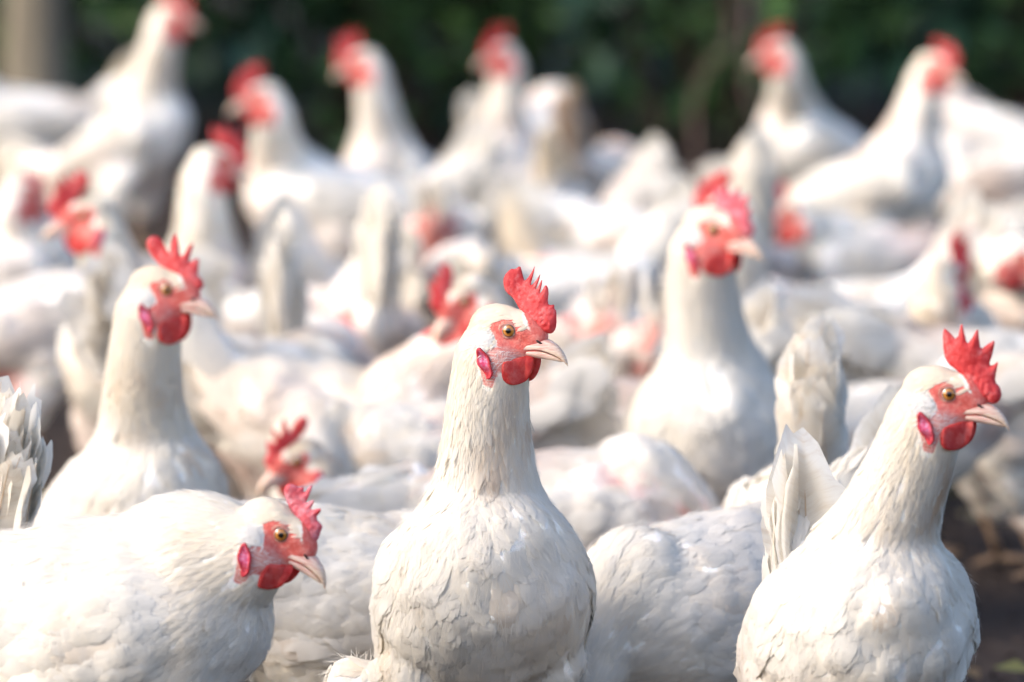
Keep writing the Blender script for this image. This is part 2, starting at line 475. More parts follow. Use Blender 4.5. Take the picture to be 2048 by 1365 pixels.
COMB_D = pxl([(1905, 735), (1892, 728), (1881, 708), (1876.5, 653), (1890, 662), (1907, 679), (1913, 636), (1920, 660), (1927, 684), (1936, 668), (1945, 646), (1948, 668), (1952, 692), (1964, 680),
              (1978.5, 668), (1975, 696), (1969, 722), (1978, 722), (1987.5, 710), (1984, 735), (1983, 754), (1995, 764), (1998.7, 785), (1988, 800), (1970, 797), (1945, 790), (1932, 765), (1920, 748)], 1890, 783, 0.395e-3, 1.06)
COMB_C = pxl([(345, 552), (312, 530), (292, 510), (284, 488), (296, 474), (312, 480), (326, 500), (333, 508), (334, 480), (341, 462), (350, 486), (354, 510), (361, 505), (366, 490), (376, 478), (374, 500),
              (371, 522), (380, 514), (390, 510), (391, 530), (392, 545), (402, 552), (406, 566), (396, 574), (378, 570), (362, 562)], 330, 575, 0.466e-3, 1.06)
COMB_B = pxl([(588, 1030), (573, 1005), (567, 980), (575, 964), (590, 966), (600, 972), (607, 966), (608, 985), (622, 963), (628, 966), (618, 990), (612, 1003), (630, 992), (632, 998), (622, 1016), (646, 1008), (648, 1014), (634, 1030),
              (650, 1046), (646, 1054), (640, 1075), (630, 1084), (618, 1074), (602, 1056)], 560, 1058, 0.395e-3)
def rot2(P, a):
    c, s = math.cos(a), math.sin(a)
    return P @ np.array(((c, s), (-s, c)))
COMB_B = rot2(COMB_B, R(24))
WATTLE = pxl([(1012, 728), (1022, 716), (1045, 708), (1060, 702), (1066, 712), (1065, 735), (1058, 752), (1046, 763), (1032, 765), (1018, 757), (1011, 743)], 1007, 657, KA, 1.08)
LOBE = pxl([(957, 690), (964, 686), (974, 694), (984, 706), (992, 722), (996, 740), (993, 755), (985, 758), (978, 748), (968, 736), (958, 722), (955, 705)], 994, 657, KA, 1.08)

SPINE_S = np.array([-.165, -.135, -.09, -.03, .03, .075, .105])
SPINE_O = np.array([.030, .020, .006, .0, -.003, .0, .006])
SPINE_W = np.array([.020, .042, .068, .086, .093, .078, .054])
SPINE_H = np.array([.020, .040, .064, .080, .086, .076, .056])

def make_pose(sp):
    """all frames of one hen in its own frame: x forward, origin on the ground below the body"""
    s = sp.get('s', 1.0) * ((.93 if sp['body'][1] < 8 else .88) if sp['lod'] == 3 else 1)
    yaw = R(sp['yaw']); hb = sp['hb']; pit = R(sp.get('pit', 0))
    bx, bd = sp['body']
    base = ground_y(bx, bd, hb)
    Rz = rotz(yaw)
    ax = np.array((math.cos(pit), 0, math.sin(pit))); up = np.array((-math.sin(pit), 0, math.cos(pit)))
    side = np.array((0, 1.0, 0))
    Bc = np.array((0, 0, hb))
    if 'eye' in sp:
        E = Rz.T @ (at(*sp['eye']) - np.array((base[0], base[1], 0)))
        hy = R(sp['hyaw']) - yaw
    else:                                            # pecking at the ground
        E = np.array((0.235 * s, sp.get('hside', 0.02), 0.075 * s)); hy = R(sp.get('hturn', 0))
    hp = R(sp.get('hpit', -2 if 'eye' in sp else -48))
    Rh = rotz(hy) @ roty_up(hp) @ rotx(R(sp.get('hroll', 0)))
    P = dict(sp=sp, s=s, yaw=yaw, base=base, ax=ax, up=up, side=side, Bc=Bc, E=E, Rh=Rh, hb=hb)
    parts = []; spine = []; fat = sp.get('fat', {0: 1.0, 1: .97, 2: .90, 3: .81}[sp['lod']])
    Ab = np.stack([ax, side, up], 1)
    n = 36
    ss = np.linspace(SPINE_S[0], SPINE_S[-1], n)
    for q in ss:
        o = np.interp(q, SPINE_S, SPINE_O); w = np.interp(q, SPINE_S, SPINE_W) * fat; h = np.interp(q, SPINE_S, SPINE_H) * fat
        c = Bc + (ax * q + up * o) * s
        parts.append((c, Ab, (min(w, h) * .6 * s, w * s, h * s)))
    for q in ss[::-1]:
        o = np.interp(q, SPINE_S, SPINE_O)
        spine.append((Bc + (ax * q + up * o) * s, -ax, 1 + (ss[-1] - q) / (ss[-1] - ss[0])))
    for sd in (-1, 1):                               # thighs and folded wing bulge
        t0 = Bc + (ax * -.02 - up * .045 + side * sd * .05) * s; t1 = Bc * np.array((1, 1, 0)) + np.array((.0, sd * .05 * s, hb - .115 * s))
        for k in range(4):
            c = t0 + (t1 - t0) * k / 3
            parts.append((c, np.eye(3), np.array((.045, .036, .035)) * s * (1 - .16 * k)))
        for k, (u, v) in enumerate(((.055, .002), (.02, .006), (-.015, .010), (-.05, .014), (-.09, .018))):
            wd = np.interp(u, SPINE_S, SPINE_W)
            parts.append((Bc + (ax * u + up * v + side * sd * (wd * .78)) * s, Ab, np.array((.035, .016, .036 - .003 * k)) * s))
    for (x_, y_, d_), r_ in sp.get('extra', ()):
        c = Rz.T @ (at(x_, y_, d_) - np.array((base[0], base[1], 0)))
        parts.append((c, np.eye(3), np.full(3, r_)))
    ta = sp.get('tail', 45); tl = sp.get('tl', 1.0); tw = sp.get('tw', .45)
    tb = Bc + (ax * -.145 + up * .034) * s
    elc = R(ta) - R(8) * sp.get('fan', 1.0)
    td = np.array((-math.cos(elc), 0, math.sin(elc))); tn = np.array((math.sin(elc), 0, math.cos(elc)))
    tsp = []
    for k in range(9):
        q = k / 8
        c = tb + td * (-.010 + .105 * q * tl) * s
        a_ = np.interp(q, [0, .4, .8, 1], [.030, .027, .021, .010]); wide = .60 + .55 * sp.get('fan', 1.0)
        sdr, far = (a_ * .92, a_ * .72) if tw > .6 else (a_ * .60, a_ * wide)
        parts.append((c, np.stack([td, side, tn], 1), np.array((.016, sdr, far)) * s))
        tsp.append((c, td, 1.75))
    # neck
    N0 = Bc + (ax * .072 + up * .030) * s
    N1 = E + Rh @ (np.array((-.014, 0, -.026)) * s)
    ch = N1 - N0; L = np.linalg.norm(ch); chn = ch / L
    hk = sp.get('hump', .5)
    d0 = nrm(ax * .35 + up * hk + chn * .9); d1 = nrm(Rh @ np.array((.15, 0, .95)) * sp.get('nk', .7) + chn)
    p1 = N0 + d0 * L * .40; p2 = N1 - d1 * L * .40
    nr = np.array(sp.get('neck', (.061, .0455, .0395, .0360, .0335, .0310)))
    m = 34; nsp = []
    for k in range(m + 1):
        t = k / m
        c = (1 - t) ** 3 * N0 + 3 * (1 - t) ** 2 * t * p1 + 3 * (1 - t) * t * t * p2 + t ** 3 * N1
        tg = nrm(3 * (1 - t) ** 2 * (p1 - N0) + 6 * (1 - t) * t * (p2 - p1) + 3 * t * t * (N1 - p2))
        r = np.interp(t, np.linspace(0, 1, 6), nr) * s
        sd_ = nrm(np.cross(np.array((0, 0, 1.0)) if abs(tg[2]) < .95 else -Rh[:, 0], tg)); u_ = np.cross(tg, sd_)
        parts.append((c, np.stack([tg, sd_, u_], 1), (r * .8, r, r)))
        nsp.append((c, -tg, 1 - t))
    P['nlen'] = L
    # head
    for c, r in (((-.009, 0, .0005), (.0255, .0178, .0190)), ((.010, 0, .001), (.021, .0140, .0150)), ((.020, 0, -.004), (.016, .0105, .0140)),
                 ((.004, 0, -.016), (.020, .0135, .0130)), ((.020, 0, -.014), (.014, .0085, .0090)), ((-.018, 0, -.017), (.0235, .0205, .0215)), ((-.012, 0, -.028), (.024, .0235, .022))):
        parts.append((E + Rh @ (np.array(c) * s), Rh, np.array(r) * s))
    hd = [(E + Rh @ (np.array((x, 0, z)) * s), Rh @ nrm(np.array((-1, 0, -.55))), 0.0) for x, z in ((.03, -.004), (.015, .0), (0, 0), (-.012, -.004))]
    S = hd + nsp[::-1] + spine + tsp[2:]
    P['sp_pos'] = np.array([q[0] for q in S]); P['sp_dir'] = np.array([q[1] for q in S]); P['sp_g'] = np.array([q[2] for q in S])
    P['parts'] = parts
    return P

def flow_g(P, X):
    d = np.linalg.norm(X[:, None] - P['sp_pos'][None], axis=2)
    j = d.argmin(1)
    w = np.exp(-((d - d.min(1, keepdims=True)) / .02) ** 2)
    w /= w.sum(1, keepdims=True)
    f = w @ P['sp_dir']; g = (w * P['sp_g'][None]).sum(1)
    return f, g

WHITE = np.array((.88, .86, .81)); CREAM = np.array((.84, .75, .59)); TAN = np.array((.62, .43, .26))
def stain(P, X, g, rnd):
    """pigment: white, with a creamy neck and warm dirt stains with shapes of their own"""
    sd = P['seed']; n = len(X)
    n1 = np.array([noise.noise(Vector(x * 16) + Vector((sd, 0, 0))) for x in X])
    n2 = np.array([noise.noise(Vector(x * 45) + Vector((0, sd, 0))) for x in X])
    amt = P['sp'].get('dirt', .5)
    cream = np.clip(np.interp(g, [0, .15, .5, 1, 1.4, 2], [.62, .34, .22, .12, .05, .10]) + .30 * (n1 + .1) + rnd * .12, 0, 1) * (.45 + amt)
    tan = np.clip(n2 * 1.3 + n1 * .8 - .52, 0, 1) * amt * 1.1
    for p, r, k in P['sp'].get('stains', ()):
        q = P['loc'](p)
        tan = tan + k * np.clip(1 - np.linalg.norm((X - q) / (np.array(r) * P['s']), axis=1), 0, 1) * (.7 + .8 * n2)
    tan = tan * np.interp(g, [0, 1.3, 1.8], [1, 1, .25])
    for p, r, k in P['sp'].get('hstains', ()):
        q = P['hloc'](p)
        tan = tan + k * np.clip(1 - np.linalg.norm((X - q) / (np.array(r) * P['s']), axis=1), 0, 1) * np.clip(.6 + 1.4 * n2, 0, 1.5)
    cream = np.clip(cream, 0, 1)[:, None]; tan = np.clip(tan, 0, .85)[:, None]
    n3 = np.array([noise.noise(Vector(x * 8.5) + Vector((0, 0, sd * 2.3))) for x in X])
    rosy = (np.clip(n3 * 1.5 + .12, 0, 1) * np.interp(g, [.2, .8, 2], [.25, .8, 1]) * (.07, .20, .75, .72)[P['sp']['lod']] * (.5 + amt))[:, None]
    c = WHITE * (1 - cream) + CREAM * cream
    c = c * (1 - rosy) + np.array((.72, .56, .48)) * rosy
    c = c * (1 - tan) + TAN * tan
    return c * (1 + rnd[:, None] * .03)

# level of detail: voxel, smoothing, feather size factor, layers, rows, columns, strands
LOD = {0: (.0023, 16, 1.0, 4.6, 5, 3, 11000), 1: (.0032, 8, 1.1, 4.2, 5, 3, 7000), 2: (.0048, 4, 1.5, 3.0, 4, 3, 2500), 3: (.0075, 3, 2.1, 2.2, 3, 2, 0)}
G_L = ([0, .12, .3, .6, 1, 1.5, 2], [.0085, .014, .021, .027, .031, .036, .042])
G_W = ([0, .12, .3, .6, .8, 1, 1.5, 2], [.0012, .0016, .0024, .0040, .0060, .0085, .0102, .0095])
G_LIFT = ([0, .3, 1, 2], [.0004, .0008, .0009, .0016])

def grow(bvh, P0, D0, L, W, lift, rows, cols, cup=.12):
    """feathers laid on a surface: returns positions (n,rows,cols,3), normals, t"""
    n = len(P0)
    ts = np.linspace(0, 1, rows)
    if rows == 5: ts = np.array((0, .3, .62, .87, 1.0))
    pos = P0.copy(); d = D0.copy(); C = np.zeros((n, rows, 3)); NN = np.zeros((n, rows, 3)); DD = np.zeros((n, rows, 3))
    for r in range(rows):
        if r:
            pos = pos + d * (L * (ts[r] - ts[r - 1]))[:, None]
        for i in range(n):
            l, nn, _, _ = bvh.find_nearest(pos[i])
            pos[i] = l; NN[i, r] = nn
        d = nrm(d - (d * NN[:, r]).sum(1, keepdims=True) * NN[:, r])
        C[:, r] = pos + NN[:, r] * ((ts[r] ** 1.5) * lift - .0006 * (r == 0) + .0004)[:, None]
        DD[:, r] = d
    return C, NN, DD, ts
def feather_mesh(C, NN, DD, ts, W, pointed, cols, col, cup=.10, soft=.18, tipdark=None):
    ok = ((NN * NN[:, :1]).sum(-1) > .35).all(1) & (np.linalg.norm(np.diff(C, axis=1), axis=2) < .06).all(1)
    C, NN, DD, W, pointed, col = C[ok], NN[ok], DD[ok], W[ok], pointed[ok], col[ok]
    n, rows, _ = C.shape
    prof_r = np.interp(ts, [0, .3, .62, .87, 1], [.45, .92, 1, .80, .28])
    prof_p = np.interp(ts, [0, .3, .62, .87, 1], [.6, 1, .8, .42, .05])
    prof = prof_r[None] * (1 - pointed[:, None]) + prof_p[None] * pointed[:, None]
    B = np.cross(NN, DD)
    cs = np.array((-1, 0, 1.0)) if cols == 3 else np.array((-1, 1.0))
    jit = 1 + rng.normal(0, .12, (n, rows, len(cs)))
    off = cs[None, None] * prof[..., None] * W[:, None, None] * jit
    V = C[:, :, None] + B[:, :, None] * off[..., None] - NN[:, :, None] * (np.abs(off) * cup)[..., None]
    V[:, -1] += DD[:, -1][:, None] * (rng.normal(0, .06, (n, len(cs))) * (W * 4)[:, None])[..., None]
    nv = nrm(NN[:, :, None] + B[:, :, None] * (cs * soft)[None, None, :, None] + DD[:, :, None] * ((ts - .45) * soft * .7)[None, :, None, None])
    k = len(cs); idx = np.arange(n * rows * k).reshape(n, rows, k)
    Q = np.stack([idx[:, :-1, :-1], idx[:, 1:, :-1], idx[:, 1:, 1:], idx[:, :-1, 1:]], -1).reshape(-1, 4)
    VV = V.reshape(-1, 3); nf = nv.reshape(-1, 3)
    good = np.ones(len(Q), bool)
    for a_, b_, c_ in ((0, 1, 2), (0, 2, 3), (0, 1, 3), (1, 2, 3)):
        gn = nrm(np.cross(VV[Q[:, b_]] - VV[Q[:, a_]], VV[Q[:, c_]] - VV[Q[:, a_]]))
        for q_ in (a_, b_, c_):
            good &= (gn * nf[Q[:, q_]]).sum(1) > .45
    Q = Q[good]
    cc = np.repeat(col, rows * k, 0)
    return V.reshape(-1, 3), Q, nv.reshape(-1, 3), cc

FLENGTH = 20
def long_feather(L, W, bend, seed, wear=.55):
    """one quill feather along +x, vane in the xz plane, with a raised quill"""
    r_ = np.random.default_rng(seed)
    rows = 11; ts = np.linspace(0, 1, rows)
    prof = np.interp(ts, [0, .1, .3, .6, .85, .95, 1], [.12, .45, .80, 1, .96, .80, .45])
    cs = np.array((-1, -.5, 0, .45, .9))
    V = np.zeros((rows, 5, 3)); uv = np.zeros((rows, 5, 3))
    zb = bend * L * ts ** 2
    for i in range(rows):
        w = prof[i] * W * (1 + r_.normal(0, .05, 5) * (1 + 2 * wear * (ts[i] > .7)))
        V[i, :, 0] = ts[i] * L - np.abs(cs) * W * .35 * ts[i] + r_.normal(0, .0012 + .006 * wear * (ts[i] > .8), 5) * np.array((1, .6, .2, .6, 1))
        V[i, :, 2] = zb[i] + cs * w
        V[i, :, 1] = -(cs ** 2) * W * .22 + .0006 * math.sin(i * 1.7 + seed)
        uv[i, :, 0] = cs; uv[i, :, 1] = ts[i] * 4
    idx = np.arange(rows * 5).reshape(rows, 5)
    Q = np.stack([idx[:-1, :-1], idx[1:, :-1], idx[1:, 1:], idx[:-1, 1:]], -1).reshape(-1, 4)
    pts = np.stack([ts * L * .97, np.full(rows, .0006), zb], 1)
    tv, tf = tube(pts, np.linspace(.0013, .0003, rows), 5)
    cream = np.clip(.12 + .5 * (ts - .75) + .12 * r_.normal(0, 1, rows), 0, .6)[:, None]
    col = (WHITE * (1 - cream) + CREAM * cream)[:, None].repeat(5, 1).reshape(-1, 3)
    V1 = V.reshape(-1, 3)
    allV, F = join([(V1, Q), (tv, tf)])
    c = np.concatenate([col, np.tile(np.array((.74, .62, .48)), (len(tv), 1))])
    u = np.concatenate([uv.reshape(-1, 3), np.zeros((len(tv), 3))])
    return allV, F, c, u
QUILLS = []
for k in range(6):
    v, f, c, u = long_feather(.150 - .004 * (k % 3), .0250 + .0015 * (k % 2), .02 * (k - 2), k)
    QUILLS.append(mesh_np('tail_feather', v, f, {'Col': c, 'fuv': u})); QUILLS[-1].materials.append(M_VANE)

# one leg shared by every hen (feathered thigh is on the body): shank, three front toes, hind toe
def leg_mesh():
    it = [tube([(-.012, 0, .125), (-.016, 0, .095), (-.004, 0, .05), (.004, 0, .014)], [.0085, .0068, .0056, .0062], 8)]
    for a, L in ((-32, .05), (0, .062), (32, .052), (176, .026)):
        c, s_ = math.cos(R(a)), math.sin(R(a))
        it.append(tube([(.004, 0, .014), (.004 + c * L * .35, s_ * L * .35, .011), (.004 + c * L * .8, s_ * L * .8, .0055), (.004 + c * L, s_ * L, .004), (.004 + c * L * 1.2, s_ * L * 1.2, .001)],
                       [.0058, .0050, .0042, .0030, .0006], 6))
    V, F = join(it)
    m = mesh_np('leg', V, F); m.materials.append(M_LEG)
    return m
LEG = leg_mesh()

def beak_mesh(lower, n):
    if not lower:
        xs = np.array([.0150, .020, .026, .032, .038, .0435, .048, .0508, .0526, .0536])
        top = np.array([-.0095, -.0060, -.0045, -.0050, -.0068, -.0098, -.0140, -.0180, -.0218, -.0252])
        bot = np.array([-.0165, -.0160, -.0152, -.0152, -.0166, -.0184, -.0206, -.0230, -.0252, -.0264])
        wid = np.array([.0098, .0095, .0088, .0080, .0068, .0054, .0040, .0028, .0018, .0007])
    else:
        xs = np.array([.0150, .020, .026, .032, .038, .0435, .048, .0495])
        top = np.array([-.0168, -.0164, -.0157, -.0158, -.0172, -.0190, -.0212, -.0224])
        bot = np.array([-.0205, -.0215, -.0220, -.0223, -.0228, -.0232, -.0236, -.0232])
        wid = np.array([.0086, .0084, .0078, .0070, .0059, .0045, .0026, .0008])
    V = []; m = len(xs); k = n
    for x, t, b_, w in zip(xs, top, bot, wid):
        for i in range(k):
            a = 2 * math.pi * i / k
            cy, sz = math.cos(a), math.sin(a)
            y = w * np.sign(cy) * abs(cy) ** .8
            mid = b_ + (t - b_) * (.12 if not lower else .9)
            z = mid + (t - mid) * max(sz, 0) ** .9 + (b_ - mid) * max(-sz, 0) ** .7
            V.append((x, y, z))
    Q, T = [], []
    for i in range(m - 1):
        for j in range(k):
            l = (j + 1) % k
            Q.append((i * k + j, i * k + l, (i + 1) * k + l, (i + 1) * k + j))
    V += [(xs[0], 0, (top[0] + bot[0]) / 2), (xs[-1] + .0003, 0, bot[-1])]
    for j in range(k):
        l = (j + 1) % k
        T.append((m * k, j, l)); T.append((m * k + 1, (m - 1) * k + l, (m - 1) * k + j))
    Q = np.array(Q)[:, ::-1]; T = np.array(T)[:, ::-1]
    return np.array(V), [Q, T]

def build_hen(P, me):
    sp, s, E, Rh, Bc, ax, up, side = (P[k] for k in ('sp', 's', 'E', 'Rh', 'Bc', 'ax', 'up', 'side'))
    lod = sp['lod']; vox, sm, fsz, layers, rows, cols, nstr = LOD[lod]
    P['loc'] = lambda p: Bc + (ax * p[0] + side * p[1] + up * p[2]) * s if len(p) == 3 else E + Rh @ (np.array(p[:3]) * s)
    P['hloc'] = lambda p: E + Rh @ (np.asarray(p, float) * s)
    root = bpy.data.objects.new('hen', None); COL.objects.link(root)
    root.empty_display_size = .05
    root.location = (P['base'][0], P['base'][1], 0); root.rotation_euler = (0, 0, P['yaw'])
    root['label'] = sp['label']; root['category'] = 'hen'; root['group'] = 'white hens in the flock'
    # ---- body
    nv = len(me.vertices); V = np.zeros(nv * 3, np.float32); me.vertices.foreach_get('co', V); V = V.reshape(-1, 3).astype(float)
    Nv = np.zeros(nv * 3, np.float32); me.vertices.foreach_get('normal', Nv); Nv = Nv.reshape(-1, 3).astype(float)
    fl, g = flow_g(P, V)
    am = np.interp(g, [0, .25, .6, 1, 2], [0, 0, .4, 1, 1.2]) * s
    off = np.array([noise.noise(Vector(v * 26) + Vector((P['seed'] * 3.1, 0, 0))) * .0044 + noise.noise(Vector(v * 62)) * .0018 for v in V])
    V = V + Nv * (off * am)[:, None]
    me.vertices.foreach_set('co', V.astype(np.float32).ravel()); me.update()
    hl = (V - E) @ Rh / s
    near = (np.abs(hl) < .065).all(1) & (hl[:, 2] > -.055)
    face = np.full(nv, .01); cheek = np.zeros(nv)
    if near.any():
        q = hl[near][:, [0, 2]]
        face[near] = np.clip(poly_sdf(q, FACE), -.01, .01)
        cs_ = poly_sdf(q, CHEEK); cheek[near] = np.clip(.5 - cs_ / .006, 0, 1)
        face[near] = np.minimum(face[near], np.clip(cs_, -.01, .01))
    if sp.get('red', lod >= 2): cheek *= .15
    bare = np.zeros(nv)
    for p, r, k in sp.get('bare', ()):
        bare = np.maximum(bare, k * np.clip(1.6 * (1 - np.linalg.norm((V - P['loc'](p)) / (np.array(r) * s) @ np.eye(3), axis=1)), 0, 1))
    if bare.any():
        bare = np.clip(1.25 * bare * np.array([.95 + 1.0 * noise.noise(Vector(v * 70)) for v in V]), 0, 1)
    sub = rng.uniform(-1, 1, nv)
    if lod <= 1: colv = np.tile(WHITE, (nv, 1)); colv[g < .3] = WHITE * .5 + CREAM * .5
    else: colv = stain(P, V, g, sub * .3)
    set_attrs(me, {'face': face, 'cheek': cheek, 'bare': bare, 'hloc': hl, 'Col': colv})
    me.name = 'body'
    obj('body', me, M_BODY, root)
    me.calc_loop_triangles()
    nt_ = len(me.loop_triangles); T = np.zeros(nt_ * 3, np.int32); me.loop_triangles.foreach_get('vertices', T); T = T.reshape(-1, 3)
    bvh = BVHTree.FromPolygons(V.tolist(), T.tolist())
    # ---- plumage
    tc = V[T].mean(1); area = np.linalg.norm(np.cross(V[T[:, 1]] - V[T[:, 0]], V[T[:, 2]] - V[T[:, 0]]), axis=1) / 2
    tg = g[T].mean(1); tface = face[T].mean(1); tbare = bare[T].mean(1)
    Lt = np.interp(tg, *G_L) * fsz * s; Wt = np.interp(tg, *G_W) * fsz * s
    if lod >= 2:
        Lt = np.maximum(Lt, .016 * fsz * s); Wt = np.maximum(Wt, .0035 * fsz * s)
    thigh_low = V[T].mean(1)[:, 2] < P['hb'] - .14 * s
    dens = layers / (Lt * Wt * 2 * .62) * (1 - np.clip(tbare * 2.2, 0, .97)) * (tface > .0003)
    w = area * dens; n = int(w.sum())
    pick = rng.choice(len(T), n, p=w / w.sum())
    bc = rng.dirichlet((1, 1, 1), n)
    X = (V[T[pick]] * bc[..., None]).sum(1)
    hX = (X - E) @ Rh / s
    D, gx = flow_g(P, X)
    droop = np.interp(gx, [0, .7, 1, 2], [0, .05, .35, .12])
    D = D + np.array((0, 0, -1.0)) * droop[:, None] + rng.normal(0, .10, (n, 3))
    L = np.interp(gx, *G_L) * fsz * s * rng.uniform(.8, 1.2, n); W = np.interp(gx, *G_W) * fsz * s * rng.uniform(.8, 1.2, n)
    if lod >= 2:
        L = np.maximum(L, .016 * fsz * s); W = np.maximum(W, .0035 * fsz * s)
    lift = np.interp(gx, *G_LIFT) * s * rng.uniform(.3, 1.7, n) * (1.0 if lod < 2 else 1.4)
    lift *= np.where((rng.random(n) < .035) & (gx > .2) & (gx < .72) & (lod < 2), 3.5, 1.0)
    nn = np.array([bvh.find_nearest(x)[1] for x in X])
    D = nrm(D - (D * nn).sum(1, keepdims=True) * nn)
    rnd = rng.uniform(-1, 1, n)
    col = stain(P, X, gx, rnd)
    pointed = np.clip(1 - (gx - .55) / .45, 0, 1)
    C, NN, DD, ts = grow(bvh, X, D, L, W, lift, rows, cols)
    Vf, Qf, Nf, Cf = feather_mesh(C, NN, DD, ts, W, pointed, cols, col)
    allV, allN, allC, F = [Vf], [Nf], [Cf], [Qf]; o = len(Vf)
    tris = []
    if nstr:                                          # loose filaments over the vanes
        wgt = area * np.interp(tg, [0, .3, 1, 2], [2.2, 1.6, .8, 1.0]) * (tface > .0005) * (1 - tbare * .8)
        pk = rng.choice(len(T), nstr, p=wgt / wgt.sum()); bc = rng.dirichlet((1, 1, 1), nstr)
        X = (V[T[pk]] * bc[..., None]).sum(1); n0 = nrm((Nv[T[pk]] * bc[..., None]).sum(1))
        D, gx = flow_g(P, X)
        D = D + np.array((0, 0, -1.0)) * np.interp(gx, [0, .7, 1, 2], [0, .05, .35, .15])[:, None] + rng.normal(0, .22, (nstr, 3))
        D = nrm(D - (D * n0).sum(1, keepdims=True) * n0)
        Ls = np.interp(gx, [0, .2, .6, 1, 2], [.004, .008, .014, .015, .020]) * s * rng.uniform(.5, 1.4, nstr)
        up_ = np.interp(gx, [0, .3, 1, 2], [.06, .12, .14, .22]) * rng.uniform(.4, 1.6, nstr)
        Bs = np.cross(n0, D); wd = (.00018 * s * rng.uniform(.6, 1.3, nstr))[:, None]
        st_ = X + n0 * np.interp(gx, [0, .3, 1, 2], [.0004, .001, .002, .0028])[:, None]
        mid = st_ + (D + n0 * up_[:, None]) * (Ls * .55)[:, None]
        tipp = st_ + D * Ls[:, None] + n0 * (Ls * up_ * .75)[:, None]
        SV = np.stack([st_ - Bs * wd, st_ + Bs * wd, mid + Bs * wd * .8, mid - Bs * wd * .8, tipp], 1)
        cs_ = stain(P, X, gx, rng.uniform(-1, 1, nstr))
        i0 = np.arange(nstr) * 5 + o
        F[0] = np.concatenate([F[0], np.stack([i0, i0 + 3, i0 + 2, i0 + 1], 1)])
        tris.append(np.stack([i0 + 2, i0 + 3, i0 + 4], 1))
        allV.append(SV.reshape(-1, 3)); allN.append(np.repeat(nrm(n0 + D * .2), 5, 0)); allC.append(np.repeat(cs_, 5, 0)); o += nstr * 5
    # the pale tuft over the ear and hair on the cheek
    if lod <= 1:
        nt2 = 900
        ex = rng.normal((-.0105, -.0070), (.0040, .0036), (nt2, 2)); ex = ex[ex[:, 0] < -.0090 + (.001 - ex[:, 1]) * .59]; nt2 = len(ex)
        ex2 = rng.uniform((-.024, -.040), (.016, -.012), (20 if sp.get('red') else 200, 2)); ex2 = ex2[poly_sdf(ex2, CHEEK) < 0]
        ex = np.concatenate([ex, ex2]); kk = len(ex)
        X, n0 = [], []
        for i, (x, z) in enumerate(ex):
            sd = -1 if i % 2 else 1
            h = bvh.ray_cast(Vector(P['hloc']((x, sd * .06, z))), Vector(Rh @ np.array((0, -sd, 0))))
            if h[0] is None: h = (Vector(P['hloc']((x, 0, z))), Vector(Rh @ np.array((0, sd, 0))))
            X.append(h[0][:]); n0.append(h[1][:])
        X = np.array(X); n0 = np.array(n0)
        D = np.tile(Rh @ nrm(np.array((-.75, 0, -.65))), (kk, 1)) + rng.normal(0, .2, (kk, 3)); D[nt2:] = D[nt2:] + Rh @ np.array((.2, 0, .25))
        D = nrm(D - (D * n0).sum(1, keepdims=True) * n0)
        Ls = np.where(np.arange(kk) < nt2, .0085, .0060) * s * rng.uniform(.6, 1.2, kk); W_ = np.where(np.arange(kk) < nt2, .0007, .00022) * s
        C, NN, DD, ts = grow(bvh, X, D, Ls, W_, np.where(np.arange(kk) < nt2, .0022, .0008) * s * rng.uniform(.3, 1.3, kk), 4, 2)
        Vf, Qf, Nf, Cf = feather_mesh(C, NN, DD, ts, W_, np.ones(kk) * .7, 2, np.tile(np.array((.82, .81, .79)), (kk, 1)))
        F[0] = np.concatenate([F[0], Qf + o]); allV.append(Vf); allN.append(Nf); allC.append(Cf); o += len(Vf)
    pm = mesh_np('plumage', np.concatenate(allV), F + tris, {'Col': np.concatenate(allC)}, normals=np.concatenate(allN))
    po = obj('plumage', pm, M_FEATHER, root); po['kind'] = 'stuff'
    # ---- folded wings
    for sd in (1, -1):
        it = []; cc = []; nnv = []
        def wing_pt(u, v):
            h = bvh.ray_cast(Vector(Bc + (ax * u + up * v + side * sd * .25) * s), Vector(-side * sd))
            if h[0] is None:
                return Bc + (ax * u + up * v + side * sd * .03) * s, side * sd
            return np.array(h[0][:]), np.array(h[1][:])
        rowspec = []                                   # (u, v, length, half width, lift, droop)
        nsm = {0: 620, 1: 480, 2: 120, 3: 30}[lod]
        for i in range(nsm):
            u = random.uniform(-.065, .070); v = random.uniform(-.034 if sp.get('pit', 0) < 25 else -.014, .045) + (u - .08) * .10
            q = (.07 - u) / .135; rowspec.append((u, v, random.uniform(.020, .026) + .014 * q, random.uniform(.0055, .0075) + .004 * q, .0012 + .0016 * random.random(), .2))
        if lod < 3:
            for k in range(11): rowspec.append((.002 - .006 * k, -.030 + .0085 * k, .055, .0115, .0045, .30 - .02 * k))
            for k in range(10): rowspec.append((-.025 - .005 * k, -.036 + .009 * k, .092, .0135, .0030, .22 - .02 * k))
            for k in range(5 if sp.get('pit', 0) < 25 else 0): rowspec.append((-.035 - .012 * k, -.040 + .004 * k, .105, .0105, .0015, .12))
        else:
            for k in range(5): rowspec.append((-.02 - .008 * k, -.034 + .018 * k, .10, .02, .003, .2 - .04 * k))
        n = len(rowspec); X = np.zeros((n, 3)); n0 = np.zeros((n, 3)); D = np.zeros((n, 3))
        for i, (u, v, l, w_, li, dr) in enumerate(rowspec):
            X[i], n0[i] = wing_pt(u, v); D[i] = -ax - up * dr + side * sd * .02
        rs = np.array(rowspec); D = D + rng.normal(0, .05, (n, 3))
        fz = {0: 1, 1: 1, 2: 1.3, 3: 2}[lod]
        L = rs[:, 2] * s * np.where(rs[:, 2] < .04, fz, 1); W = rs[:, 3] * s * np.where(rs[:, 2] < .04, fz, 1)
        D = nrm(D - (D * n0).sum(1, keepdims=True) * n0)
